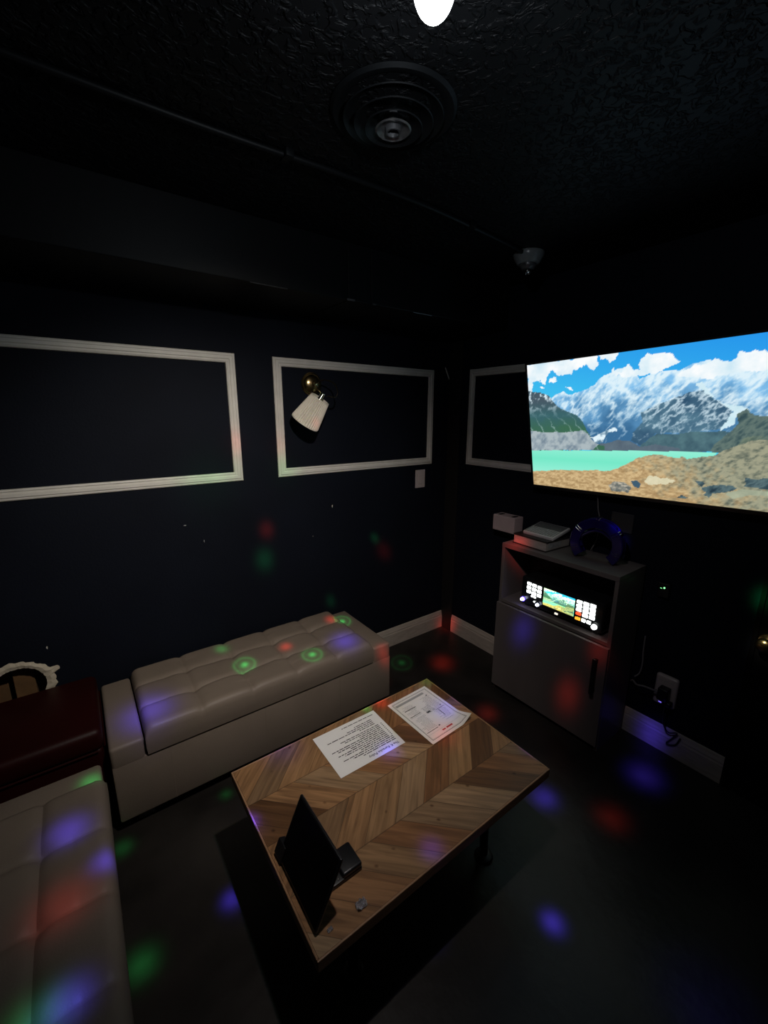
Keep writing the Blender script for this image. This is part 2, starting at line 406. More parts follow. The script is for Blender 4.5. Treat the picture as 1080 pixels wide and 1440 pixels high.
b = MB(); b.lathe([(.0, -.03), (.011, -.03), (.013, -.026), (.013, .03), (.016, .034), (.016, .05), (.0, .05)], S0, 20, q, cap=False); b.build('socket', M['chrome'], t, smooth=True)
b = MB(); n = 216; LEN = .150; r0, r1 = .050, .076
def ring(r_, h, am):
    return [b.bm.verts.new(q @ V(((r_ + am * math.cos(2 * PI * k / 6)) * math.cos(2 * PI * k / n), (r_ + am * math.cos(2 * PI * k / 6)) * math.sin(2 * PI * k / n), h)) + S0) for k in range(n)]
rs = [ring(r0, 0, .0004), ring(r0 + .0015, .004, .0004), ring(r0 + .0008, .008, .0020), ring((r0 + r1) / 2, LEN / 2, .0026), ring(r1 - .001, LEN - .008, .0026), ring(r1 + .0006, LEN - .004, .0004), ring(r1, LEN, .0004), ring(r1 - .003, LEN, 0), ring((r0 + r1) / 2 - .004, LEN / 2, 0), ring(r0 - .003, 0, 0)]
for i in range(len(rs)):
    A, B = rs[i], rs[(i + 1) % len(rs)]
    for k in range(n): b.bm.faces.new((A[k], A[(k + 1) % n], B[(k + 1) % n], B[k]))
b.build('lamp_shade', M['shade'], t)

# ------------------------------------------------------------------ ceiling things
DXX, DYY = -1.410, -1.190
t = thing('ceiling_diffuser', (DXX, DYY, ZC), 'round black stepped air diffuser in the ceiling', 'air vent')
b = MB(); cc = (DXX, DYY, 0)
b.lathe([(0.1493, ZC - .0005), (0.1520, ZC - .004), (0.1448, ZC - .010), (0.1285, ZC - .006), (0.1177, ZC - .0005)], cc, 64, cap=False); b.build('outer_flange', M['soffit'], t, smooth=True)
for r_, z in ((.120, -.010), (.095, -.020), (.069, -.029)):
    b = MB(); b.lathe([(r_ - .030, ZC + z + .009), (r_ - .002, ZC + z - .009), (r_, ZC + z - .011), (r_ + .002, ZC + z - .009), (r_ - .026, ZC + z + .0095)], cc, 64, cap=False); b.build('cone_ring', M['soffit'], t, smooth=True)
b = MB(); b.lathe([(.0, ZC - .034), (.012, ZC - .034), (.014, ZC - .046), (.018, ZC - .046), (.020, ZC - .032), (.030, ZC - .036), (.040, ZC - .042), (.044, ZC - .040), (.040, ZC - .037), (.012, ZC - .034), (.010, ZC - .0005)], cc, 48, cap=False); b.build('centre_disc', M['bead'], t, smooth=True)

t = thing('ceiling_detector', (-.362, -.828, ZC), 'small stepped dark grey detector on the ceiling at the end of the conduit', 'smoke detector')
cc = (-.362, -.828, 0)
b = MB(); b.lathe([(.066, ZC - .0005), (.068, ZC - .008), (.062, ZC - .022), (.050, ZC - .042), (.044, ZC - .046), (.0, ZC - .046)], cc, 40, cap=False); b.build('housing', mat('dark_grey_plastic', (.16, .175, .18), .3), t, smooth=True)
b = MB(); b.lathe([(.036, ZC - .046), (.036, ZC - .055), (.028, ZC - .066), (.022, ZC - .069), (.0, ZC - .069)], cc, 32, cap=False); b.build('sensor_cap', M['bead'], t, smooth=True)
b = MB(); b.lathe([(.013, ZC - .069), (.019, ZC - .072), (.019, ZC - .082), (.013, ZC - .085), (.010, ZC - .080)], cc, 24, cap=False); b.build('sensor_ring', M['chrome'], t, smooth=True)

b = MB(); b.tube(spline([(XL + .0, -.872, ZC - .009), (-1.83, -.874, ZC - .009), (-1.40, -.893, ZC - .009), (-1.04, -.899, ZC - .009), (-.60, -.862, ZC - .009), (-.424, -.838, ZC - .010)], 8), .0085, 10)
for x, y in ((-1.55, -.887), (-.80, -.882)): b.box((x - .012, y - .022, ZC - .020), (x + .012, y + .022, ZC - .0003), .002)
tag(b.build('ceiling_conduit', M['soffit'], smooth=True, loc=(-1.4, -.89, ZC)), 'thin black conduit running along the ceiling to the small detector', 'conduit')

# the rotating party lamp: the light source of the room
BX, BY, BZ = -1.632, -1.578, 2.203
t = lamp = thing('party_light', (BX, BY, ZC), 'glowing white egg-shaped party light hanging from the ceiling, at the top edge', 'ceiling lamp')
cc = (BX, BY, 0)
b = MB(); b.lathe([(.045, ZC - .0005), (.047, ZC - .006), (.040, ZC - .014), (.018, ZC - .018), (.018, ZC - .040), (.026, ZC - .046), (.030, ZC - .062), (.026, ZC - .068), (.0, ZC - .068)], cc, 32, cap=False); b.build('socket', M['outlet'], t, smooth=True)
b = MB(); pr_ = [(0.0315 * math.sin(a), BZ - .046 * math.cos(a)) for a in [PI * k / 20 for k in range(15)]]; pr_[0] = (0, pr_[0][1])
b.lathe(pr_, cc, 40, cap=False); dome = b.build('bulb_dome', M['bulb'], t, smooth=True)
b = MB(); b.lathe([(.0, BZ - .0475), (.0022, BZ - .047), (.0024, BZ - .0445), (.0, BZ - .044)], (BX + .0055, BY - .003, .0018), 14, cap=False); b.build('screw', M['iron'], t)

# ------------------------------------------------------------------ storage benches
def bench_at(loc, label):
    L, D, H = 1.30, .48, .388
    t = thing('storage_bench', (0, 0, 0), label, 'bench', 'taupe tufted storage benches')
    xa = L / 2 - .115
    b = MB(); b.box((-L / 2, -D / 2, .055), (L / 2, D / 2, H - .075), .010)
    for x in (-.45, -.06, .33):                      # stitched seams on the front
        b.box((x - .001, -D / 2 - .0008, .06), (x + .001, -D / 2 + .002, H - .080))
    b.build('body', M['bench'], t, smooth=True)
    for s in (-1, 1):
        b = MB(); x0, x1 = sorted((s * xa, s * L / 2)); b.box((x0, -D / 2, H - .095), (x1, D / 2, H), .014, 4)
        b.build('end_block', M['bench'], t, smooth=True)
    # padded lid, tufted in three rows of five
    b = MB(); nx, ny = 150, 72; W2, D0, D1 = xa - .004, -D / 2 - .012, D / 2 - .004
    def top(u, v):
        cu, cv = u * 5, v * 3
        du, dv = abs(cu - round(cu)), abs(cv - round(cv))
        if round(cu) in (0, 5): du = .5
        if round(cv) in (0, 3): dv = .5
        seam = min(du, dv * 1.0)
        puff = 1 - math.exp(-(seam / .075) ** 1.15)
        bt = 0
        if 0 < round(cu) < 5 and 0 < round(cv) < 3: bt = math.exp(-((du / .13) ** 2 + (dv / .13) ** 2)) + .25 * math.sin(cu * 5 + cv * 3) * math.exp(-(seam / .2) ** 2)
        ex = min(u, 1 - u) * (2 * W2) ; ey = min(v, 1 - v) * (D1 - D0)
        rr = .034; edge = 0
        for e in (ex, ey):
            if e < rr: edge += rr - math.sqrt(max(0, rr * rr - (rr - e) ** 2))
        return H + .045 - .0105 * (1 - puff) - .013 * bt - min(edge, .04)
    g = [[b.bm.verts.new((-W2 + 2 * W2 * i / nx, D0 + (D1 - D0) * j / ny, top(i / nx, j / ny))) for j in range(ny + 1)] for i in range(nx + 1)]
    for i in range(nx):
        for j in range(ny): b.bm.faces.new((g[i][j], g[i + 1][j], g[i + 1][j + 1], g[i][j + 1]))
    loop = [g[i][0] for i in range(nx + 1)] + [g[nx][j] for j in range(1, ny + 1)] + [g[i][ny] for i in range(nx - 1, -1, -1)] + [g[0][j] for j in range(ny - 1, 0, -1)]
    low = [b.bm.verts.new((v.co.x, v.co.y, H - .040)) for v in loop]; lo2 = [b.bm.verts.new((v.co.x * .995, v.co.y * .98, H - .074)) for v in loop]
    for A, B in ((loop, low), (low, lo2)):
        for k in range(len(A)): b.bm.faces.new((A[k], A[(k + 1) % len(A)], B[(k + 1) % len(A)], B[k]))
    b.bm.faces.new(lo2)
    b.build('padded_lid', M['bench'], t, smooth=True, angle=60)
    for sx in (-1, 1):
        for sy in (-1, 1):
            b = MB(); x, y = sx * (L / 2 - .09), sy * (D / 2 - .07); b.box((x - .03, y - .03, 0), (x + .03, y + .03, .056), .004)
            b.build('foot', M['dark_foot'], t)
    t.location = V(loc)
    return t
def copy_thing(src, loc, rz, label):
    r_ = src.copy(); COL.objects.link(r_); r_.location = V(loc); r_.rotation_euler = (0, 0, rz); r_['label'] = label
    for ch in list(src.children):
        d = ch.copy(); COL.objects.link(d); d.parent = r_
    return r_
bench = bench_at((-1.530, -.256, 0), 'taupe tufted storage bench along the back wall behind the coffee table')
copy_thing(bench, (-2.446, -1.185, 0), PI / 2, 'taupe tufted storage bench in front of the red ottoman, cut off by the photo edges')

# ------------------------------------------------------------------ red corner ottoman
t = thing('ottoman', (-2.425, -.225, 0), 'dark red leatherette ottoman in the corner between the two benches', 'ottoman')
b = MB(); b.box((-2.655, -.435, .04), (-2.193, -.012, .37), .02, 3); b.build('body', M['red'], t, smooth=True)
b = MB(); n = 40; bx0, bx1, by0, by1 = -2.660, -2.190, -.440, -.006
b.box((bx0, by0, .360), (bx1, by1, .452), .026, 5); b.build('cushion_top', M['red'], t, smooth=True)
b = MB(); b.tube([(bx0 + .02, by0 - .001, .366), (bx1 - .02, by0 - .001, .366)], .004, 8); b.tube([(bx1 + .001, by0 + .02, .366), (bx1 + .001, by1 - .02, .366)], .004, 8); b.build('piping', M['red'], t, smooth=True)
for x in (-2.61, -2.24):
    for y in (-.39, -.08):
        b = MB(); b.box((x - .025, y - .025, 0), (x + .025, y + .025, .041), .003); b.build('foot', M['dark_foot'], t)

# ------------------------------------------------------------------ coffee table
TX0, TX1, TY0, TY1, TZ = -1.845, -.938, -1.5, -.858, .39
t = thing('coffee_table', ((TX0 + TX1) / 2, (TY0 + TY1) / 2, 0), 'low coffee table with a chevron plank wooden top in the middle of the room', 'table')
b = MB(); b.box((TX0 + .006, TY0 + .006, TZ - .028), (TX1 - .006, TY1 - .006, TZ), .001)
top = b.build('tabletop', None, t); top.data.materials.clear()
top.data.materials.append(chevron_mat(-1.5 - t.location.y, .16, .113))
def slat(lo, hi):
    b = MB(); b.box(lo, hi, .002); b.build('edge_trim', M['trim_wood'], t)
slat((TX0, TY0, TZ - .034), (TX1, TY0 + .0058, TZ + .0012)); slat((TX0, TY1 - .0058, TZ - .034), (TX1, TY1, TZ + .0012))
slat((TX0, TY0 + .006, TZ - .034), (TX0 + .0058, TY1 - .006, TZ + .0012)); slat((TX1 - .0058, TY0 + .006, TZ - .034), (TX1, TY1 - .006, TZ + .0012))
b = MB(); b.box((TX0 + .13, TY0 + .10, TZ - .064), (TX1 - .13, TY0 + .13, TZ - .029)); b.box((TX0 + .13, TY1 - .13, TZ - .064), (TX1 - .13, TY1 - .10, TZ - .029))
b.box((TX0 + .13, TY0 + .13, TZ - .064), (TX0 + .16, TY1 - .13, TZ - .029)); b.box((TX1 - .16, TY0 + .13, TZ - .064), (TX1 - .13, TY1 - .13, TZ - .029)); b.build('underframe', M['iron'], t)
for sx in (-1, 1):
    for sy in (-1, 1):
        cx, cy = (TX0 + TX1) / 2 + sx * .285, (TY0 + TY1) / 2 + sy * .195
        b = MB(); b.tube([(cx - sx * .01, cy - sy * .01, TZ - .06), (cx, cy, .012)], [.019, .014], 16); lg = b.build('leg', M['iron'], t, smooth=True)
        b = MB(); b.lathe([(.0, 0), (.032, 0), (.034, .004), (.030, .012), (.016, .018), (.0, .018)], (cx, cy, 0), 24, cap=False); b.build('foot_disc', M['iron'], lg, smooth=True)

# ------------------------------------------------------------------ printed sheets on the table
def text_mesh(s, size, bold=True):
    cu = bpy.data.curves.new('t', 'FONT'); cu.body = s; cu.size = size; cu.offset = size * .018 if bold else 0; cu.resolution_u = 2
    o = bpy.data.objects.new('t', cu); COL.objects.link(o)
    dg = bpy.context.evaluated_depsgraph_get(); me = bpy.data.meshes.new_from_object(o.evaluated_get(dg))
    vs = [v.co.copy() for v in me.vertices]; fs = [list(p.vertices) for p in me.polygons]
    bpy.data.objects.remove(o); bpy.data.curves.remove(cu); bpy.data.meshes.remove(me)
    return vs, fs
class Sheet:
    """page coordinates in metres from the top-left corner of the page, x right, y down"""
    def __init__(s, centre, w, h, rot, lift=None):
        s.c, s.w, s.h, s.rot, s.lift = V(centre), w, h, rot, lift or (lambda x, y: 0)
    def P(s, x, y, dz=0):
        v = Matrix.Rotation(s.rot, 3, 'Z') @ V((x - s.w / 2, s.h / 2 - y, 0)); return s.c + v + V((0, 0, s.lift(x, y) + dz))
    def sheet(s, b, nx=24, ny=24):
        g = [[[b.bm.verts.new(s.P(s.w * i / nx, s.h * j / ny, dz)) for j in range(ny + 1)] for i in range(nx + 1)] for dz in (0, .0005)]
        for q, G in enumerate(g):
            for i in range(nx):
                for j in range(ny): b.bm.faces.new((G[i][j], G[i + 1][j], G[i + 1][j + 1], G[i][j + 1]))
        rim = [(i, 0) for i in range(nx)] + [(nx, j) for j in range(ny)] + [(i, ny) for i in range(nx, 0, -1)] + [(0, j) for j in range(ny, 0, -1)]
        for k in range(len(rim)):
            (a, c), (d, e) = rim[k], rim[(k + 1) % len(rim)]
            b.bm.faces.new((g[0][a][c], g[0][d][e], g[1][d][e], g[1][a][c]))
    def bar(s, b, x0, y0, x1, y1, n=1):
        for k in range(n):
            xa, xb = x0 + (x1 - x0) * k / n, x0 + (x1 - x0) * (k + 1) / n
            b.faces([s.P(xa, y0, .0008), s.P(xb, y0, .0008), s.P(xb, y1, .0008), s.P(xa, y1, .0008)], [(0, 1, 2, 3)])
    def line(s, b, x, y, length, h, rnd, gap=.35):
        e = x + length
        while x < e:
            wl = rnd.uniform(1.6, 6.5) * h
            s.bar(b, x, y, min(e, x + wl), y + h * rnd.uniform(.8, 1.0)); x += wl + h * .75
    def text(s, b, str_, size, x, y, bold=True):
        vs, fs = text_mesh(str_, size, bold)
        b.faces([s.P(x + v.x, y - v.y, .0008) for v in vs], fs)

TS = TZ + .0013
rnd = random.Random(5)
t = thing('policy_sheet', (-1.409, -.996, TS), 'white printed policy sheet with a bold heading, left of the bordered sheet on the table', 'paper', 'printed sheets on the coffee table')
s = Sheet((-1.409, -.997, TS), .279, .2165, PI - .012)
b = MB(); s.sheet(b, 8, 8); b.build('page', M['paper'], t)
b = MB(); s.text(b, 'The K Karaoke Policy', .0150, .017, .024)
LN = [(.036, .62, 0), (.045, .78, 0), (.054, .93, 0), (.063, .55, 1), (.072, .80, 1), (.081, .90, 1), (.090, .66, 1), (.099, .86, 1), (.108, .95, 1), (.117, .42, 1), (.126, .68, 1), (.1345, .74, 1), (.148, .30, 2), (.157, .88, 2), (.166, .50, 2), (.175, .34, 2), (.196, .62, 0)]
for y, fr, ind in LN:
    x0 = .017 + ind * .009
    if ind == 1: s.bar(b, .014, y, .019, y + .0036)
    s.line(b, x0 + (.004 if ind else 0), y, fr * .235, .0040, rnd)
b.build('printing', M['ink'], t)

def curl(x, y):                                       # the top-right corner of the page stands up a little
    d = max(0, (.075 - (y)) / .075) * max(0, (.05 - x) / .05)
    return .030 * d ** 1.3
t = thing('menu_sheet', (-1.088, -1.036, TS), 'white form sheet with a ruled border and one curled corner on the coffee table', 'paper', 'printed sheets on the coffee table')
s = Sheet((-1.090, -1.036, TS), .216, .274, PI + .035, curl)
b = MB(); s.sheet(b, 30, 30); b.build('page', M['paper'], t, smooth=True)
b = MB(); W_, H_ = s.w, s.h
for m_, th in ((.013, .0016), (.0165, .0007)):
    s.bar(b, m_, m_, W_ - m_, m_ + th, 20); s.bar(b, m_, H_ - m_ - th, W_ - m_, H_ - m_, 6)
    for xx in (m_, W_ - m_ - th):
        for k in range(20):
            y0 = m_ + (H_ - 2 * m_) * k / 20; s.bar(b, xx, y0, xx + th, y0 + (H_ - 2 * m_) / 20)
s.bar(b, .135, .052, .195, .0545); s.bar(b, .06, .085, .063, .125); s.bar(b, .135, .155, .190, .158); s.bar(b, .125, .195, .185, .198); s.bar(b, .095, .135, .115, .143); s.bar(b, .12, .055, .128, .060)
s.bar(b, .022, .128, .070, .1295, 4); s.bar(b, .03, .14, .036, .145); s.bar(b, .035, .22, .042, .225)
b.build('printing', M['ink'], t)
YS = [k * .0062 for k in range(10, 36)]
def printed(fn):
    global b
    b = MB(); fn(); b.build('small_print', M['greyink'], t)
def col_a():
    for y in YS:
        if rnd.random() < .82: s.line(b, .128 + rnd.uniform(0, .01), y, rnd.uniform(.03, .058), .0020, rnd)
def col_b():
    for y in YS:
        if rnd.random() < .98 and y > .06: s.line(b, .028 + rnd.uniform(0, .01), y, rnd.uniform(.03, .060), .0020, rnd)
def col_c():
    for k in range(7): s.line(b, .070 + k * .001, .132 + k * .006, .042, .0030, rnd)
printed(col_a); printed(col_b); printed(col_c)
printed(lambda: s.bar(b, .040, .236, .196, .248)); printed(lambda: s.bar(b, .020, .040, .196, .0407, 12))
b = MB(); s.line(b, .078, .027, .062, .0075, rnd); b.build('heading', M['redlit_ink'], t)

# ------------------------------------------------------------------ tablet on its stand
t = thing('tablet', (-1.79, -1.34, TS), 'black switched-off tablet screen leaning in a stand at the table end', 'tablet')
p0 = V((-1.828, 0, TS + .010)); up = V((.075, 0, .166)); H1 = up.length; un = up.normalized(); nr = V((-un.z, 0, un.x))
F = Matrix.Identity(4)
F.col[0][:3] = (0, -1, 0); F.col[1][:3] = un; F.col[2][:3] = nr; F.col[3][:3] = (p0.x, -1.232, p0.z)
b = MB(); b.box((0, 0, -.009), (.223, H1, 0), .004, 3, F); b.build('body', M['plastic'], t, smooth=True)
b = MB(); b.box((.006, .006, .0), (.217, H1 - .006, .0008), 0, 1, F); b.build('screen', M['tablet'], t)
b = MB(); b.box((.075, .02, -.020), (.150, .11, -.0095), .003, 2, F); b.box((.06, .004, -.019), (.165, .022, -.0095), .003, 2, F); b.build('stand_back', M['plastic'], t)
b = MB(); b.box((-1.80, -1.392, TS), (-1.652, -1.318, TS + .012), .004); b.box((-1.712, -1.392, TS + .0105), (-1.652, -1.318, TS + .026), .006, 3); b.build('stand_foot', M['plastic'], t, smooth=True)
for x0, x1 in ((-.020, .022),):
    b = MB(); b.box((x0, .0, -.016), (x1, .042, .004), .002, 2, F); b.build('clip', M['plastic'], t)
for x, z in ((-1.722, .0121), (-1.660, .0261)):
    b = MB(); b.lathe([(0, 0), (.0022, 0), (.0022, .001), (0, .0014)], (x, -1.384, TS + z), 10, cap=False); b.build('screw', M['chrome'], t)

# crumpled wrappers
def crumple(name, c, r_, seed, label):
    rnd = random.Random(seed); b = MB(); n = 9
    h = [[rnd.uniform(0, 1) ** 1.6 * r_ * .9 + .0004 for j in range(n)] for i in range(n)]
    g = [[[b.bm.verts.new((c[0] + (i / (n - 1) - .5) * 2.4 * r_ * (1 - .35 * abs(j / (n - 1) - .5)) + rnd.uniform(-.12, .12) * r_, c[1] + (j / (n - 1) - .5) * 1.5 * r_ + rnd.uniform(-.15, .15) * r_, TS + h[i][j] + .0004 * k)) for j in range(n)] for i in range(n)] for k in (0, 1)]
    for G_ in g:
        for i in range(n - 1):
            for j in range(n - 1): b.bm.faces.new((G_[i][j], G_[i + 1][j], G_[i + 1][j + 1], G_[i][j + 1]))
    rim = [(i, 0) for i in range(n - 1)] + [(n - 1, j) for j in range(n - 1)] + [(i, n - 1) for i in range(n - 1, 0, -1)] + [(0, j) for j in range(n - 1, 0, -1)]
    for k in range(len(rim)):
        (p, q_), (u, v_) = rim[k], rim[(k + 1) % len(rim)]
        b.bm.faces.new((g[0][p][q_], g[0][u][v_], g[1][u][v_], g[1][p][q_]))
    return tag(b.build(name, M['film'], loc=(c[0], c[1], TS)), label, 'wrapper')
crumple('candy_wrapper', (-1.702, -1.462), .0125, 2, 'crumpled clear wrapper on the table in front of the tablet foot')
crumple('wrapper_scrap', (-1.792, -1.462), .006, 9, 'tiny scrap of clear film at the table corner below the tablet')

# ------------------------------------------------------------------ television
TVO = V((-.075, -.760, 1.219)); TU = V((0, -1, .0285)).normalized(); TV_ = V((-.186, .028, .982)); TV_ = (TV_ - TU * TU.dot(TV_)).normalized(); TN = TU.cross(TV_)
TW, TH = 1.1364, .6392
F = Matrix.Identity(4)
for i, a in enumerate((TU, TV_, TN)): F.col[i][:3] = a
F.col[3][:3] = TVO
t = thing('television', TVO + TU * TW / 2, 'large wall-mounted television showing a snowy mountain above a turquoise lake', 'television')
bz = .011
b = MB()
for lo, hi in (((-bz, -bz - .006, -.014), (TW + bz, -.0005, .004)), ((-bz, TH + .0005, -.014), (TW + bz, TH + bz, .004)), ((-bz, -.0005, -.014), (-.0005, TH + .0005, .004)), ((TW + .0005, -.0005, -.014), (TW + bz, TH + .0005, .004))):
    b.box(lo, hi, .0015, 1, F)
b.build('bezel', M['tvframe'], t)
b = MB(); b.box((-bz, -bz - .006, -.034), (TW + bz, TH + bz, -.0142), .003, 2, F); b.build('back_shell', M['tvframe'], t)
b = MB(); b.box((TW * .40, TH * .35, -.058), (TW * .60, TH * .62, -.0345), .003, 1, F); b.box((-.075, -1.44, 1.44), (-.0005, -1.22, 1.60), .003); b.build('wall_bracket', M['iron'], t)

POLY = dict(
    cloud_a=[(-0.002, 1.004), (0.263, 1.003), (0.302, 1.014), (0.398, 1.01), (0.393, 0.961), (0.376, 0.938), (0.362, 0.961), (0.321, 0.986), (0.316, 0.931), (0.308, 0.892), (0.282, 0.93), (0.262, 0.966), (0.242, 0.929), (0.221, 0.921), (0.207, 0.876), (0.19, 0.918), (0.157, 0.894), (0.124, 0.934), (0.1, 0.894), (0.087, 0.852), (0.052, 0.866), (0.027, 0.861), (0.013, 0.797), (-0.007, 0.79)],
    cloud_b=[(0.111, 0.875), (0.134, 0.889), (0.153, 0.855), (0.133, 0.836), (0.11, 0.853)],
    cloud_c=[(0.057, 0.838), (0.081, 0.834), (0.089, 0.815), (0.062, 0.814)],
    cloud_d=[(0.187, 0.797), (0.212, 0.803), (0.224, 0.788), (0.209, 0.782)],
    range=[(-0.005, 0.742), (0.113, 0.73), (0.137, 0.759), (0.171, 0.773), (0.197, 0.744), (0.224, 0.758), (0.276, 0.777), (0.305, 0.802), (0.339, 0.854), (0.367, 0.873), (0.385, 0.886), (0.407, 0.897), (0.424, 0.898), (0.445, 0.875), (0.462, 0.868), (0.479, 0.817), (0.524, 0.843), (0.567, 0.851), (0.608, 0.851), (0.638, 0.876), (0.683, 0.89), (1.0, 0.8), (1.0, 0.366), (0.485, 0.324), (0.318, 0.327), (-0.022, 0.302)],
    cloud_e=[(0.367, 0.866), (0.38, 0.906), (0.387, 0.878), (0.403, 0.863), (0.437, 0.922), (0.447, 0.904), (0.45, 0.874), (0.47, 0.877), (0.478, 0.921), (0.478, 0.93), (0.504, 0.961), (0.535, 0.97), (0.564, 0.959), (0.585, 0.958), (0.596, 0.924), (0.607, 0.891), (0.595, 0.87), (0.567, 0.851), (0.524, 0.843), (0.479, 0.834), (0.454, 0.846), (0.411, 0.846)],
    cloud_f=[(0.6, 0.841), (0.635, 0.862), (0.653, 0.888), (0.676, 0.872), (0.705, 0.892), (0.734, 0.879), (0.751, 0.882), (0.773, 0.905), (1.0, 0.89), (1.0, 0.807), (0.807, 0.807), (0.757, 0.812), (0.722, 0.807), (0.679, 0.792), (0.64, 0.806), (0.609, 0.816)],
    left_peak=[(-0.006, 0.799), (0.031, 0.79), (0.079, 0.766), (0.107, 0.74), (0.14, 0.668), (0.184, 0.624), (0.232, 0.59), (0.258, 0.54), (0.278, 0.469), (0.298, 0.398), (0.318, 0.376), (0.347, 0.36), (0.347, 0.333), (-0.022, 0.302)],
    moraine=[(-0.019, 0.477), (0.057, 0.457), (0.203, 0.464), (0.252, 0.478), (0.278, 0.451), (0.298, 0.398), (0.323, 0.372), (0.297, 0.327), (-0.022, 0.302)],
    low_hill=[(0.287, 0.37), (0.318, 0.376), (0.367, 0.387), (0.395, 0.406), (0.441, 0.403), (0.472, 0.38), (0.485, 0.362), (0.541, 0.383), (0.62, 0.361), (0.621, 0.34), (0.485, 0.334), (0.502, 0.336), (0.297, 0.325)],
    dark_peak=[(0.482, 0.599), (0.527, 0.631), (0.587, 0.677), (0.624, 0.698), (0.651, 0.718), (0.681, 0.719), (0.705, 0.681), (0.736, 0.639), (0.762, 0.599), (0.767, 0.568), (0.747, 0.522), (0.731, 0.483), (0.69, 0.474), (0.63, 0.461), (0.584, 0.465), (0.54, 0.455), (0.485, 0.371), (0.45, 0.404), (0.466, 0.487), (0.491, 0.527)],
    scree=[(0.485, 0.371), (0.54, 0.455), (0.618, 0.457), (0.735, 0.475), (0.764, 0.467), (0.74, 0.345), (0.485, 0.334)],
    glacier=[(0.657, 0.765), (0.68, 0.777), (0.713, 0.665), (0.765, 0.614), (0.785, 0.62), (0.806, 0.611), (0.797, 0.593), (0.774, 0.552), (0.766, 0.506), (0.731, 0.483), (0.75, 0.538), (0.763, 0.584), (0.736, 0.632), (0.69, 0.698)],
    right_ridge=[(0.709, 0.346), (0.723, 0.393), (0.764, 0.467), (0.783, 0.521), (0.777, 0.568), (0.8, 0.6), (0.821, 0.566), (1.0, 0.535), (1.0, 0.408), (1.0, 0.407), (1.0, 0.399), (0.788, 0.389), (0.747, 0.345)],
    olive=[(0.775, 0.38), (0.807, 0.436), (1.0, 0.483), (1.0, 0.513), (1.0, 0.4)],
    snow_strip=[(0.29, 0.415), (0.338, 0.461), (0.395, 0.504), (0.4, 0.47), (0.362, 0.452), (0.338, 0.386), (0.318, 0.381)],
    lake=[(-0.026, 0.302), (0.502, 0.336), (0.485, 0.334), (0.621, 0.34), (0.732, 0.344), (0.719, 0.301), (0.486, 0.267), (0.461, 0.174), (-0.034, 0.098)],
    shore=[(-0.036, 0.111), (0.17, 0.154), (0.317, 0.171), (0.362, 0.172), (0.405, 0.201), (0.46, 0.26), (0.486, 0.293), (0.486, 0.282), (0.519, 0.313), (0.556, 0.312), (0.618, 0.295), (0.626, 0.309), (0.643, 0.293), (0.679, 0.306), (0.725, 0.323), (0.747, 0.353), (0.788, 0.389), (0.821, 0.421), (1.0, 0.431), (1.0, -0.092), (0.491, -0.128), (0.262, -0.072), (-0.042, -0.035)],
    pale=[(0.498, 0.124), (0.526, 0.168), (0.572, 0.157), (0.613, 0.136), (0.582, 0.111), (0.517, 0.104)],
    rock_a=[(0.813, 0.14), (0.818, 0.19), (1.0, 0.227), (1.0, 0.225), (1.0, 0.152), (1.0, 0.133)],
    rock_b=[(0.693, 0.115), (0.732, 0.14), (0.784, 0.142), (0.796, 0.123), (0.768, 0.096), (0.734, 0.08), (0.703, 0.081)],
    rock_c=[(0.703, 0.064), (0.714, 0.097), (0.727, 0.069), (0.72, 0.05)],
    rock_d=[(0.672, 0.147), (0.688, 0.159), (0.704, 0.144), (0.693, 0.115)],
    rock_e=[(0.616, 0.024), (0.633, 0.047), (0.654, 0.034), (0.633, 0.019)],
    rock_f=[(0.452, 0.111), (0.475, 0.119), (0.49, 0.096), (0.484, 0.064), (0.464, 0.077)],
    rock_g=[(0.362, 0.066), (0.386, 0.099), (0.429, 0.097), (0.457, 0.067), (0.444, 0.024), (0.377, 0.018)],
    slab=[(0.765, 0.082), (0.807, 0.126), (1.0, 0.134), (1.0, 0.124), (0.822, 0.091), (0.788, 0.058)],
    bush=[(1.0, 0.081), (1.0, 0.133), (1.0, 0.168), (1.0, 0.08)],

)
def vnoise(x, y, seed):
    def h(i, j):
        q = np.sin(i * 127.1 + j * 311.7 + seed * 74.7) * 43758.5453
        return q - np.floor(q)
    i, j = np.floor(x), np.floor(y); fx, fy = x - i, y - j; fx = fx * fx * (3 - 2 * fx); fy = fy * fy * (3 - 2 * fy)
    return (h(i, j) * (1 - fx) + h(i + 1, j) * fx) * (1 - fy) + (h(i, j + 1) * (1 - fx) + h(i + 1, j + 1) * fx) * fy
def fbm(x, y, seed, o=5):
    s, a, n = 0, .5, 0
    for k in range(o):
        s = s + a * vnoise(x * 2 ** k, y * 2 ** k, seed + k * 3); n += a; a *= .55
    return s / n
def inside(name, U, Vv, jit=0.0, sc_=20, seed=1):
    P = np.array(POLY[name]); x = U + jit * (fbm(U * sc_ * 1.78, Vv * sc_, seed) - .5); y = Vv + jit * 1.7 * (fbm(U * sc_ * 1.78, Vv * sc_, seed + 9) - .5)
    ins = np.zeros(U.shape, bool); j = len(P) - 1
    for i in range(len(P)):
        xi, yi = P[i]; xj, yj = P[j]
        if yi != yj: ins ^= ((yi > y) != (yj > y)) & (x < (xj - xi) * (y - yi) / (yj - yi) + xi)
        j = i
    return ins
def mixc(a, b_, f): return a * (1 - f[..., None]) + b_ * f[..., None]
def C3(*c): return np.array(c, float) / 255
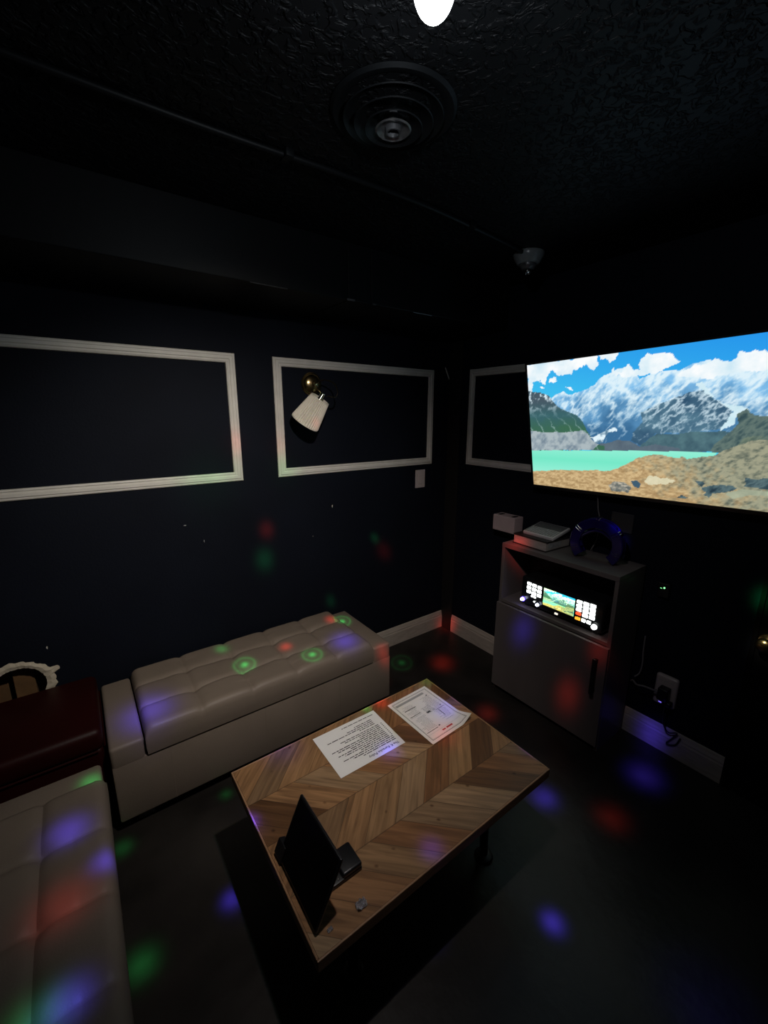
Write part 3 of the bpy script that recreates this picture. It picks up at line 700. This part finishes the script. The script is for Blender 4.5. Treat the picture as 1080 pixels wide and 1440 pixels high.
def paint(U, Vv):
    X = U * 1.78
    img = np.zeros(U.shape + (3,))
    img[:] = mixc(np.broadcast_to(C3(70, 205, 240), img.shape), np.broadcast_to(C3(38, 150, 235), img.shape), np.clip((Vv - .6) / .4 * .6 + U * .5, 0, 1))
    def put(name, col, jit=.012, s=22, seed=1):
        m = inside(name, U, Vv, jit, s, seed); img[m] = (col[m] if isinstance(col, np.ndarray) and col.ndim == 2 else col)
        return m
    n1, n2, n3 = fbm(X * 9, Vv * 9, 5), fbm(X * 26, Vv * 26, 8), fbm(X * 45, Vv * 85, 12)
    # ridges run down to the right and to the left of the summits
    q1, q2 = X * .8 + Vv * 1.25, X * 1.0 - Vv * .9
    rid = 1 - np.abs(2 * fbm(q1 * 5.5, q2 * 13, 21, 5) - 1); rid2 = 1 - np.abs(2 * fbm(q1 * 12, q2 * 26, 33, 5) - 1)
    white = np.broadcast_to(C3(226, 244, 252), img.shape); bl = np.broadcast_to(C3(128, 190, 236), img.shape); dk = np.broadcast_to(C3(58, 108, 150), img.shape)
    snowf = np.clip((rid * .75 + rid2 * .35 - .78 + (Vv - .66) * .75) * 3.2, 0, .95)
    rock = mixc(dk, bl, np.clip((Vv - .46) * 3.0 + (n1 - .5) * 1.0, 0, 1))
    put('range', mixc(rock, white, snowf), .010, 26, 4)
    cl = mixc(np.broadcast_to(C3(205, 232, 245), img.shape), np.broadcast_to(C3(252, 254, 255), img.shape), np.clip(n1 * 2.2 - .55, 0, 1))
    put('cloud_e', cl, .035, 16, 3); put('cloud_f', cl, .035, 16, 6)
    for k in 'abcd': put('cloud_' + k, cl, .040, 18, 2)
    dr = mixc(np.broadcast_to(C3(48, 82, 110), img.shape), np.broadcast_to(C3(82, 120, 142), img.shape), np.clip(n1 * 2 - .5, 0, 1))
    put('dark_peak', mixc(dr, white, np.clip((rid2 * .75 + rid * .35 - .88 + (Vv - .57) * .6) * 4, 0, .75)), .014, 26, 7)
    put('scree', mixc(np.broadcast_to(C3(85, 120, 128), img.shape), np.broadcast_to(C3(62, 92, 105), img.shape), np.clip(n2 * 2 - .5, 0, 1)), .012, 20, 8)
    put('glacier', mixc(np.broadcast_to(C3(190, 225, 235), img.shape), white, n2), .020, 26, 9)
    put('snow_strip', mixc(np.broadcast_to(C3(95, 130, 155), img.shape), white, np.clip((n2 - .38) * 6, 0, 1)), .020, 24, 10)
    put('low_hill', mixc(np.broadcast_to(C3(80, 95, 110), img.shape), np.broadcast_to(C3(100, 118, 130), img.shape), n2), .006, 18, 11)
    rr = mixc(np.broadcast_to(C3(52, 76, 82), img.shape), np.broadcast_to(C3(98, 118, 112), img.shape), np.clip((rid2 - .5) * 2.2, 0, 1))
    put('right_ridge', rr, .010, 20, 12)
    put('olive', mixc(rr, np.broadcast_to(C3(130, 140, 110), img.shape), np.clip(n1 * 1.6 - .2, 0, 1)), .02, 16, 13)
    up = np.clip((Vv - .60) * 9, 0, 1); gr = mixc(np.broadcast_to(C3(60, 106, 82), img.shape), np.broadcast_to(C3(58, 100, 106), img.shape), np.clip((Vv - .47) * 9 + n1 - .5, 0, 1))
    lp = mixc(gr, np.broadcast_to(C3(70, 88, 100), img.shape), up); lp = mixc(lp, white, np.clip((n2 * .6 + rid2 * .5 - .68) * 8, 0, 1) * np.clip((Vv - .58) * 6, 0, 1))
    st = np.clip((np.abs(np.sin((X * 1.0 + Vv * .8) * 30 + n1 * 4)) > .985) * 1.0, 0, 1) * np.clip((.62 - Vv) * 8, 0, 1)
    put('left_peak', mixc(lp, white, st * .35), .010, 24, 14)
    put('moraine', mixc(np.broadcast_to(C3(120, 138, 152), img.shape), np.broadcast_to(C3(172, 185, 190), img.shape), np.clip(n2 * 2.2 - .6 + (rid2 - .6), 0, 1)), .008, 20, 15)
    put('lake', mixc(np.broadcast_to(C3(118, 232, 200), img.shape), np.broadcast_to(C3(150, 240, 215), img.shape), np.clip(np.abs(Vv - .24) * 9, 0, 1)), .003, 20, 16)
    speck = np.clip((n3 - .3) * 2.6, 0, 1); tan = mixc(np.broadcast_to(C3(168, 138, 96), img.shape), np.broadcast_to(C3(214, 186, 138), img.shape), speck)
    gy = mixc(np.broadcast_to(C3(72, 84, 78), img.shape), np.broadcast_to(C3(160, 160, 135), img.shape), np.clip((n3 * .6 + rid2 * .5 - .35) * 2.4, 0, 1))
    put('shore', mixc(tan, gy, np.clip((U - .50) * 3.4 + (Vv - .16) * 2.2 + (n2 - .5) * 1.6, 0, 1)), .008, 22, 17)
    put('pale', mixc(np.broadcast_to(C3(205, 200, 165), img.shape), np.broadcast_to(C3(232, 222, 190), img.shape), n3), .02, 20, 18)
    put('slab', mixc(np.broadcast_to(C3(140, 150, 130), img.shape), np.broadcast_to(C3(196, 200, 170), img.shape), n2), .012, 20, 19)
    rk = mixc(np.broadcast_to(C3(36, 56, 68), img.shape), np.broadcast_to(C3(92, 116, 120), img.shape), np.clip((rid2 - .45) * 1.8, 0, 1))
    for k in 'abcde': put('rock_' + k, rk, .012, 26, 20)
    put('rock_f', C3(62, 92, 112), .006, 20, 21); put('rock_g', mixc(np.broadcast_to(C3(88, 96, 95), img.shape), np.broadcast_to(C3(196, 188, 170), img.shape), np.clip(n3 * 2.6 - .8, 0, 1)), .014, 24, 22)
    put('bush', C3(128, 92, 50), .02, 20, 23)
    far = U > .83                                     # beyond the photo edge: shore and ridge simply go on
    img[np.isnan(img)] = 0
    return np.clip(img, 0, 1)
def picture_mesh(name, F, w_, h_, nx, ny, m_, parent, boost=(1, 1, 1)):
    gx, gy = np.meshgrid(np.linspace(0, 1, nx + 1), np.linspace(0, 1, ny + 1))
    col = paint(gx.ravel(), gy.ravel()); lin = np.where(col <= .04045, col / 12.92, ((col + .055) / 1.055) ** 2.4) * np.array(boost)
    base = wloc(parent)
    co = np.empty(((nx + 1) * (ny + 1), 3)); o, u_, v_ = (np.array(F.col[i][:3]) for i in (3, 0, 1))
    co[:] = o + gx.ravel()[:, None] * w_ * u_ + gy.ravel()[:, None] * h_ * v_ - np.array(base)
    idx = np.arange((nx + 1) * (ny + 1)).reshape(ny + 1, nx + 1)
    fs = np.stack([idx[:-1, :-1], idx[:-1, 1:], idx[1:, 1:], idx[1:, :-1]], -1).reshape(-1, 4)
    me = bpy.data.meshes.new(name); me.from_pydata(co.tolist(), [], fs.tolist())
    ca = me.color_attributes.new('picture', 'FLOAT_COLOR', 'POINT'); ca.data.foreach_set('color', np.concatenate([lin, np.ones((len(lin), 1))], 1).ravel())
    me.materials.append(m_); ob = bpy.data.objects.new(name, me); COL.objects.link(ob); ob.parent = parent; return ob
def screen_mat(name, strength):
    m = bpy.data.materials.new(name); m.use_nodes = True; nt = m.node_tree; b = nt.nodes['Principled BSDF']
    a = nt.nodes.new('ShaderNodeAttribute'); a.attribute_name = 'picture'
    b.inputs['Base Color'].default_value = (.01, .01, .01, 1); b.inputs['Roughness'].default_value = .25
    nt.links.new(a.outputs['Color'], b.inputs['Emission Color']); b.inputs['Emission Strength'].default_value = strength
    return m
F2 = F.copy(); F2.col[3][:3] = TVO + TN * .0005
picture_mesh('screen', F2, TW, TH, 320, 180, screen_mat('television_picture', 1.0), t)

b = MB(); b.tube(spline([(-.050, -1.105, 1.225), (-.036, -1.106, 1.19), (-.030, -1.113, 1.13), (-.028, -1.124, 1.08), (-.028, -1.122, .98), (-.030, -1.10, .915), (-.014, -1.10, .9085)], 6), .0028, 8)
tag(b.build('television_cable', M['cable'], smooth=True, loc=(-.03, -1.11, 1.1)), 'thin grey cable hanging from the television down behind the tambourine', 'cable')

# ------------------------------------------------------------------ cabinet
CX0, CY0, CY1, CZ = -.275, -1.363, -.727, .905
t = thing('cabinet', (-.14, (CY0 + CY1) / 2, 0), 'grey laminate cabinet with an open niche and one door under the television', 'cabinet')
b = MB(); b.box((CX0, CY0, CZ - .024), (-.016, CY1, CZ), .0015); b.build('top_panel', M['cab'], t)
for y0, y1 in ((CY0, CY0 + .018), (CY1 - .018, CY1)):
    b = MB(); b.box((CX0 + .002, y0, 0), (-.016, y1, CZ - .0245), .001); b.build('side_panel', M['cab'], t)
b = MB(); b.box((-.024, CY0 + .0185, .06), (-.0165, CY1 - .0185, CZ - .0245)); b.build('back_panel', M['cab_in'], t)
b = MB(); b.box((CX0 + .004, CY0 + .0185, .557), (-.0245, CY1 - .0185, .575), .001); b.build('shelf', M['cab'], t)
b = MB(); b.box((CX0 + .012, CY0 + .0185, .06), (-.0245, CY1 - .0185, .078)); b.build('bottom_panel', M['cab'], t)
b = MB(); b.box((CX0 - .016, CY0 + .001, .030), (CX0 + .0015, CY1 - .001, .5555), .0015); dr = b.build('door', M['cab'], t)
b = MB(); yh = -1.319
b.box((CX0 - .046, yh - .009, .310), (CX0 - .036, yh + .009, .496), .003); b.box((CX0 - .037, yh - .006, .318), (CX0 - .0155, yh + .006, .332)); b.box((CX0 - .037, yh - .006, .474), (CX0 - .0155, yh + .006, .488))
b.build('handle', M['iron'], dr)
b = MB(); b.box((CX0 + .03, CY0 + .019, 0), (CX0 + .045, CY1 - .019, .0595)); b.build('kick_board', M['black'], t)

# karaoke console in the niche
UX = -.246
t = thing('karaoke_console', (-.15, -1.08, .575), 'black karaoke console with lit white buttons and a small screen in the cabinet niche', 'karaoke machine')
b = MB(); b.box((UX + .004, -1.302, .590), (-.06, -.852, .742), .006, 3)
for y in (-1.27, -.885):
    for x in (-.22, -.09): b.box((x - .012, y - .012, .5752), (x + .012, y + .012, .591))
b.build('body', M['unit'], t, smooth=True)
b = MB(); b.box((UX - .002, -1.300, .598), (UX + .005, -.856, .740), .003, 2)
b.box((UX - .007, -1.179, .612), (UX - .0015, -.978, .734), .002, 2); b.build('front_panel', M['unit'], t, smooth=True)
def btn(y, z, m_, w_=.0125, h_=.0075, nm='button'):
    b = MB(); b.box((UX - .0075, y - w_, z - h_), (UX - .0018, y + w_, z + h_), .0015, 2); b.build(nm, M[m_], t)
for i, y in enumerate((-.902, -.934, -.966)):
    for k in range(3): btn(y, .713 - k * .0228 - i * .001, 'btn_white', .0115)
btn(-.925, .6485, 'btn_white', .006, .0045); btn(-.941, .6475, 'btn_white', .006, .0045)
for i, y in enumerate((-1.185, -1.219, -1.252)):
    for k in range(4): btn(y, .714 + i * .002 - k * .0206, 'btn_red' if (i == 0 and k == 3) else 'btn_white', .0130)
btn(-1.184, .626, 'btn_orange', .0130); btn(-1.2135, .627, 'btn_white', .0095); btn(-1.240, .628, 'btn_white', .0095)
RX = Matrix.Rotation(-PI / 2, 4, 'Y')
def knob(y, z, r_, mr, mc):
    b = MB(); b.lathe([(r_ + .003, 0), (r_ + .003, .003), (r_, .0035)], (UX - .002, y, z), 28, RX); k = b.build('knob_ring', M[mr], t)
    b = MB(); b.lathe([(.0, .0036), (r_, .0036), (r_ * .92, .014), (r_ * .8, .0155), (.0, .0155)], (UX - .002, y, z), 28, RX, cap=False); b.build('knob', M[mc], t, smooth=True)
knob(-.869, .612, .0085, 'blue_ring', 'knob_glow'); knob(-.963, .614, .0085, 'unit', 'knob_glow'); knob(-1.270, .619, .013, 'unit', 'btn_white')
btn(-.940, .622, 'btn_white', .0035, .0035, 'indicator'); btn(-1.071, .605, 'usb', .0085, .0045, 'usb_port')
FF = Matrix.Identity(4); FF.col[0][:3] = (0, -1, 0); FF.col[1][:3] = (0, 0, 1); FF.col[2][:3] = (-1, 0, 0); FF.col[3][:3] = (UX - .0076, -.993, .628)
sm = screen_mat('console_picture', 1.15)
picture_mesh('screen', FF, .171, .094, 60, 34, sm, t, (1.5, 1.9, 1.0))

# binder, remote and tambourine on top of the cabinet
def rotbox(b, lo, hi, c, rz, bev=.0, tilt=0.0):
    M4 = Matrix.Translation(V(c)) @ Matrix.Rotation(rz, 4, 'Z') @ Matrix.Rotation(tilt, 4, 'Y'); b.box(lo, hi, bev, 2, M4)
bc, br = (-.122, -.872, CZ + .0004), -.055
t = thing('song_binder', bc, 'thick black song binder lying on the cabinet under the white remote', 'book')
b = MB(); rotbox(b, (-.112, -.108, 0), (.100, .108, .004), bc, br, .001); rotbox(b, (-.112, -.108, .050), (.100, .108, .054), bc, br, .001); rotbox(b, (.094, -.108, .003), (.100, .108, .051), bc, br, .001); b.build('cover', M['book'], t)
b = MB(); rotbox(b, (-.107, -.103, .0042), (.0935, .103, .0498), bc, br, .001); b.build('pages', M['pages'], t)
b = MB(); rotbox(b, (-.085, -.1042, .014), (.02, -.1034, .040), bc, br); b.build('label_strip', M['label'], t)
rc, rr_ = (-.108, -.885, CZ + .0765), -.02; tl = -.19
t = thing('keypad_remote', rc, 'white many-key remote control lying tilted on top of the black binder', 'remote control')
b = MB(); rotbox(b, (-.082, -.093, -.010), (.080, .093, .010), rc, rr_, .006, tl); b.build('case', M['remote'], t, smooth=True)
for q in range(2):
    b = MB()
    if q == 0:
        for i in range(5):
            for j in range(11):
                x, y = -.072 + i * .0135, -.083 + j * .0150; rotbox(b, (x, y, .0095), (x + .0105, y + .0115, .0122), rc, rr_, .001, tl)
        b.build('key_block', M['keylight'], t)
    else:
        rotbox(b, (.002, -.085, .0095), (.072, .085, .0108), rc, rr_, .001, tl); rotbox(b, (-.0745, -.086, .0093), (-.003, .086, .0102), rc, rr_, .0, tl); b.build('key_panel', M['keys'], t)

tc_ = V((-.145, -1.182, CZ + .0870)); R_ = .124
t = thing('tambourine', (tc_.x, tc_.y, CZ), 'blue violet half-moon tambourine standing on its two ends on the cabinet', 'tambourine')
TB = Matrix.Translation(tc_) @ Matrix.Rotation(.09, 4, 'Z')
def tb(r_, a, x): return TB @ V((x, r_ * math.cos(a), r_ * math.sin(a)))
A0, A1 = math.radians(-43), math.radians(223); NJ = 5
prof = []
def band(b, a0, a1, ri, ro, x0, x1, n, bev=.004):
    pts = [(ri, x0 + bev), (ri + bev, x0), (ro - bev, x0), (ro, x0 + bev), (ro, x1 - bev), (ro - bev, x1), (ri + bev, x1), (ri, x1 - bev)]
    rg = [[b.bm.verts.new(tb(r_, a0 + (a1 - a0) * k / n, x)) for r_, x in pts] for k in range(n + 1)]
    for k in range(n):
        for i in range(8): b.bm.faces.new((rg[k][i], rg[k][(i + 1) % 8], rg[k + 1][(i + 1) % 8], rg[k + 1][i]))
    b.bm.faces.new(rg[0]); b.bm.faces.new(rg[-1])
b = MB(); ctr = [A0 + (A1 - A0) * (k + .5) / NJ for k in range(NJ)]; hw = .20
band(b, A0, A1, .076, R_, -.024, -.010, 64); band(b, A0, A1, .076, R_, .010, .024, 64)
e = A0
for c_ in ctr + [None]:
    nx_ = c_ - hw if c_ is not None else A1
    band(b, e, nx_, .078, R_ - .001, -.0098, .0098, 10, .001); e = (c_ + hw) if c_ is not None else e
b.build('frame', M['tamb'], t, smooth=True)
b = MB(); rg = []
for k in range(33):                                   # grip bar across the opening
    a = math.radians(-22) + math.radians(224) * k / 32
    rg.append(tb(.064 + .020 * abs(math.cos(a)) ** 6, a, 0))
b.tube(rg, .010, 12); b.build('grip', M['tamb'], t, smooth=True)
for c_ in ctr:
    for s_ in (-1, 1):
        b = MB(); p = tb(.104, c_, 0); rad = (TB.to_3x3() @ V((0, math.cos(c_), math.sin(c_)))).normalized(); tan_ = (TB.to_3x3() @ V((0, -math.sin(c_), math.cos(c_)))).normalized()
        qd = V((0, 0, 1)).rotation_difference(tan_).to_matrix().to_4x4()
        # discs turn on a pin that runs through the slot, their rims stand out of both edges of the frame
        b.lathe([(.0, .0), (.006, .0005), (.010, .0028), (.0300, .0010), (.0305, .0017), (.010, .0036), (.0, .0012)], p + tan_ * (s_ * .006) - tan_ * .001, 28, qd, cap=False)
        b.build('jingle', M['jingle'], t, smooth=True)

# ------------------------------------------------------------------ things on the television wall
t = thing('wall_box', (-.045, -.58, .905), 'small pale box mounted on the wall just beyond the cabinet end', 'box')
b = MB(); b.box((-.088, -.660, .904), (-.004, -.502, 1.000), .003); b.build('housing', M['box'], t)
b = MB(); b.box((-.0008, -.645, .915), (-.0002, -.515, .99)); b.box((-.0041, -.61, .93), (-.0007, -.55, .97)); b.build('mounting_plate', M['outlet'], t)
for y in (-.642, -.545):
    b = MB(); b.box((-.070, y, .9995), (-.030, y + .02, 1.003), .001); b.build('clip', M['book'], t)

t = thing('wall_socket', (0, -1.222, 1.085), 'dark wall socket plate behind the tambourine, below the television', 'wall plate')
b = MB(); b.box((-.007, -1.275, 1.035), (-.0004, -1.170, 1.130), .002); b.build('cover_plate', mat('dark_grey_plate', (.035, .034, .035), .4), t)
for z in (1.121, 1.092):
    b = MB(); b.lathe([(.0, 0), (.003, 0), (.0028, .0012), (.0, .0016)], (-.007, -1.178, z), 12, RX, cap=False); b.build('screw', M['chrome'], t)

t = thing('wall_power_adapter', (-.012, -1.448, .81), 'black adapter with a green pilot light on the wall right of the cabinet', 'power adapter')
b = MB(); b.box((-.024, -1.475, .775), (0, -1.425, .845), .004); b.build('housing', M['plastic'], t)
b = MB(); b.lathe([(.0, .0), (.0040, 0), (.0036, .002), (.0, .0034)], (-.024, -1.4535, .823), 14, RX, cap=False); b.box((-.0248, -1.444, .8175), (-.0238, -1.4375, .8195)); b.build('pilot_light', M['led_green'], t)

t = thing('outlet_extender', (0, -1.525, .32), 'white rounded outlet extender with black plugs low on the wall right of the cabinet', 'power outlet')
b = MB(); b.box((-.028, -1.573, .245), (-.0004, -1.479, .402), .013, 4); b.build('housing', M['outlet'], t, smooth=True)
b = MB()
for y in (-1.502, -1.526, -1.55): b.box((-.0286, y - .007, .374), (-.0276, y + .007, .378))
b.build('usb_slots', M['greyink'], t)
b = MB(); b.box((-.0288, -1.523, .258), (-.0274, -1.507, .263)); b.build('indicator', M['led_violet'], t)
t = thing('plug_adapter', (-.04, -1.52, .31), 'large black plug adapter pushed into the white outlet extender', 'plug')
b = MB(); b.box((-.072, -1.552, .292), (-.0285, -1.508, .355), .006, 3); b.build('housing', M['plastic'], t, smooth=True)
b = MB(); b.tube(spline([(-.060, -1.50, .325), (-.075, -1.455, .330), (-.070, -1.42, .318), (-.040, -1.39, .312), (-.03, -1.378, .30)], 6), .0045, 8); b.box((-.068, -1.509, .318), (-.052, -1.495, .332), .002); b.build('cord', M['cable'], t, smooth=True)
t = thing('power_plug', (-.04, -1.535, .28), 'black power plug at the bottom of the white outlet extender', 'plug')
b = MB(); b.box((-.062, -1.566, .268), (-.0285, -1.528, .2905), .005, 3); b.build('housing', M['plastic'], t, smooth=True)
b = MB(); b.tube(spline([(-.055, -1.545, .270), (-.062, -1.545, .22), (-.050, -1.552, .165), (-.030, -1.57, .128), (-.024, -1.60, .142), (-.020, -1.585, .10), (-.022, -1.565, .060), (-.020, -1.60, .075), (-.018, -1.615, .12)], 6), .0032, 8); b.build('cord', M['bcable'], t, smooth=True)
b = MB(); b.tube(spline([(-.008, -1.402, .55), (-.010, -1.404, .47), (-.014, -1.41, .40), (-.02, -1.405, .352), (-.030, -1.39, .33)], 6), .0035, 8)
tag(b.build('wall_cable', M['cable'], smooth=True, loc=(-.01, -1.4, .45)), 'short grey cable hanging on the wall between the cabinet and the outlet extender', 'cable')
b = MB(); b.tube(spline([(-.018, -.52, .030), (-.0165, -.60, .052), (-.0165, -.66, .058), (-.0165, -.72, .060)], 6), .0022, 8)
tag(b.build('floor_cable', M['bcable'], smooth=True, loc=(-.017, -.6, .05)), 'thin dark cable running along the baseboard to the cabinet from the room corner', 'cable')

# ------------------------------------------------------------------ light
# every lens of the party light throws its own beam; all of them start at the surface of the glowing dome
BC = V((BX, BY, BZ))
def lens_point(d, off=.062): return BC + d * off
def beam(col, target, size, peak, ring=False, wide=False):
    target = V(target); d = (target - BC).normalized(); p = lens_point(d); dist = (target - p).length
    la = bpy.data.lights.new('disco_beam', 'SPOT'); ob = bpy.data.objects.new('disco_beam', la); COL.objects.link(ob)
    ob.location = p - wloc(lamp); ob.parent = lamp
    ob.rotation_euler = d.to_track_quat('-Z', 'Y').to_euler()
    s = size / dist; la.spot_size = 2 * math.atan(s * (5.0 if ring else 2.6)); la.spot_blend = .15; la.shadow_soft_size = .004
    la.color = col; la.energy = peak * dist * dist * 39.5
    la.use_nodes = True; nt = la.node_tree; em = nt.nodes['Emission']; L = nt.links.new
    g = nt.nodes.new('ShaderNodeNewGeometry'); dt = nt.nodes.new('ShaderNodeVectorMath'); dt.operation = 'DOT_PRODUCT'; dt.inputs[1].default_value = d
    L(g.outputs['Incoming'], dt.inputs[0])
    def mt(op, a, c=None):
        n = nt.nodes.new('ShaderNodeMath'); n.operation = op
        for i, x in enumerate((a, c)):
            if x is None: continue
            if isinstance(x, (int, float)): n.inputs[i].default_value = x
            else: L(x, n.inputs[i])
        return n.outputs[0]
    c2 = mt('MULTIPLY', dt.outputs['Value'], dt.outputs['Value'])
    t2 = mt('DIVIDE', mt('SUBTRACT', mt('DIVIDE', 1.0, mt('MAXIMUM', c2, 1e-4)), 1.0), s * s)      # (angle / lens spread)^2
    v = mt('POWER', 2.71828, mt('MULTIPLY', t2, -1.0))
    if ring:
        rr = mt('SUBTRACT', mt('SQRT', mt('MAXIMUM', t2, 0.0)), 3.2)
        v = mt('ADD', v, mt('MULTIPLY', mt('POWER', 2.71828, mt('MULTIPLY', mt('MULTIPLY', rr, rr), -4.0)), .22))
        v = mt('ADD', v, mt('MULTIPLY', mt('POWER', 2.71828, mt('MULTIPLY', t2, -.10)), .14))
    L(v, em.inputs['Strength'])
    return ob
G, R, B = (.06, 1.0, .22), (1.0, .055, .035), (.085, .05, 1.0)
BEAMS = [
 # on the bench behind the table
 (G, (-.987, -.171, .43), 0.0145, 3.4, True), (R, (-1.053, -.145, .43), .028, 1.89, False), (G, (-1.66, -.099, .43), 0.028, 1.2, False), (G, (-1.611, -.304, .43), 0.0145, 3.4, True),
 (R, (-1.387, -.272, .43), .026, 2.0, False), (G, (-1.311, -.420, .43), 0.0145, 3.4, True), (B, (-1.112, -.405, .43), .060, 2.9, False), (R, (-.925, -.497, .33), .035, 1.42, False), (B, (-2.035, -.378, .41), .075, 2.6, False),
 # on the back wall, its frames and the wall lamp
 (R, (-1.35, 0, .988), .035, 4.99, False), (G, (-1.372, 0, .822), .045, 2.50, False), (G, (-.635, 0, .815), .025, 2.34, False), (R, (-.561, 0, .714), .045, 2.34, False), (G, (-.971, 0, .469), .028, 1.56, False),
 (R, (-1.481, 0, 1.455), .055, 0.35, False), (G, (-1.62, 0, 1.28), .13, 0.26, False), (R, (-1.262, 0, 1.43), .06, 0.19, False), (G, (-1.235, 0, 1.30), .08, 0.22, False), (R, (-1.105, -.13, 1.53), .022, 0.25, False),
 # on the floor
 (G, (-.572, -.217, 0), .020, 2.40, True), (R, (-.355, -.375, 0), .06, 4.56, False), (R, (-.493, -.87, 0), 0.05, 2.3, False), (B, (-.707, -1.363, 0), .045, 8.16, False), (R, (-.566, -1.579, 0), 0.055, 1.5, False),
 (B, (-.236, -1.562, 0), .060, 5.28, False), (B, (-1.088, -1.646, 0), .030, 10.80, False), (B, (-1.908, -.966, 0), .028, 10.80, False), (G, (-2.174, -.983, 0), 0.04, 2.4, False), (G, (-1.802, -.545, 0), .022, 2.2, False), (G, (-2.185, -.550, 0), .03, 1.92, False), (B, (-.92, -2.023, 0), .10, 0.55, False),
 # on the bench in front
 (G, (-2.232, -.620, .40), .028, 1.47, False), (B, (-2.293, -.829, .43), .042, 2.31, False), (B, (-2.216, -.983, .41), .030, 2.31, False), (R, (-2.304, -1.051, .43), .060, 0.36, False), (B, (-2.30, -1.278, .43), 0.038, 1.7, False), (G, (-2.346, -1.273, .43), .045, 0.5, False),
 # on the table and the sheets
 (B, (-1.461, -1.46, .39), .030, 1.50, False), (B, (-1.346, -1.112, .392), .036, 1.25, False), (R, (-1.212, -.872, .39), .028, 1.60, False), (G, (-1.286, -.866, .39), .016, 1.40, False), (B, (-1.66, -.86, .39), .06, 0.80, False), (B, (-1.85, -1.10, .39), .030, 0.90, False),
 (B, (-1.02, -1.063, .392), .040, 0.60, False), (R, (-1.127, -1.169, .392), .045, 0.40, False), (B, (-.944, -1.046, .39), .035, 0.70, False), (G, (-.955, -.875, .39), .025, 0.50, False),
 # on the cabinet, the baseboard and the corner
 (R, (-.262, -.800, .912), .055, 1.60, False), (B, (-.292, -.914, .456), .055, 1.36, False), (R, (-.292, -1.197, .225), .055, 0.80, False), (R, (-.292, -1.322, .538), .045, 0.64, False), (B, (-.01, -1.496, .055), .055, 0.80, False), (R, (-.016, -.07, .03), .055, 1.44, False), (B, (-.14, -1.266, 1.088), 0.024, 1.6, False), ((1.0, .92, .65), (-.06, -1.822, .735), .040, 1.0, False), (G, (-.02, -1.795, .90), .035, 3.20, False),
]
for a in BEAMS: beam(*a)
# the milky light of the dome: broad overlapping red, green and blue lenses
def wash(col, aim, angle, peak, off):
    la = bpy.data.lights.new('disco_wash', 'SPOT'); ob = bpy.data.objects.new('disco_wash', la); COL.objects.link(ob)
    d = (V(aim) - BC).normalized(); ob.location = BC + V(off) + V((0, 0, -.052)) - wloc(lamp); ob.parent = lamp
    ob.rotation_euler = d.to_track_quat('-Z', 'Y').to_euler(); la.spot_size = math.radians(angle); la.spot_blend = 1.0; la.shadow_soft_size = .010
    la.color = col; la.energy = peak * 39.5
W0 = 1.0; AIM = (-1.40, -.08, .66)
wash((1.0, .46, .30), AIM, 94, .68 * W0, (.022, 0, 0)); wash((.58, 1.0, .52), AIM, 94, .62 * W0, (-.018, .012, 0)); wash((.60, .54, 1.0), AIM, 94, .62 * W0, (-.006, -.022, 0))
wash((1.0, .93, .80), (-1.76, .0, 1.12), 64, .60 * W0, (0, .02, .0))
wash((1.0, .90, .86), (-1.36, -1.08, .39), 60, .42 * W0, (.01, .01, .0))
wash((1.0, .86, .88), (-.22, -.95, .98), 50, .22 * W0, (.015, .005, .0))
la = bpy.data.lights.new('dome_light', 'POINT'); ob = bpy.data.objects.new('dome_light', la); COL.objects.link(ob); ob.location = BC + V((0, 0, -.062)) - wloc(lamp); ob.parent = lamp
la.energy = .11 * 39.5; la.color = (.85, .93, 1.0); la.shadow_soft_size = .012

wd = bpy.data.worlds.new('night'); sc.world = wd; wd.use_nodes = True
wd.node_tree.nodes['Background'].inputs['Color'].default_value = (.0, .0, .0, 1); wd.node_tree.nodes['Background'].inputs['Strength'].default_value = 0

# ------------------------------------------------------------------ camera
cam = bpy.data.cameras.new('camera'); co = bpy.data.objects.new('camera', cam); COL.objects.link(co)
co.location = (-2.1376, -2.1478, 1.6)
yaw, pitch, roll = math.radians(53.7274), math.radians(13.0906), math.radians(.1545)
fw = V((math.cos(pitch) * math.cos(yaw), math.cos(pitch) * math.sin(yaw), -math.sin(pitch))); rt = V((math.sin(yaw), -math.cos(yaw), 0)); upv = rt.cross(fw)
r2 = rt * math.cos(roll) + upv * math.sin(roll); u2 = upv * math.cos(roll) - rt * math.sin(roll)
m3 = Matrix((r2, u2, -fw)).transposed(); co.rotation_euler = m3.to_euler()
cam.sensor_fit = 'VERTICAL'; cam.sensor_height = 36; cam.lens = 591.617 / 1440 * 36; cam.clip_start = .02
sc.camera = co
sc.view_settings.view_transform = 'Standard'; sc.view_settings.look = 'None'; sc.view_settings.exposure = 0; sc.view_settings.gamma = 1; sc.view_settings.use_curve_mapping = False
sc.cycles.use_denoising = True; sc.cycles.max_bounces = 6; sc.cycles.sample_clamp_indirect = 4
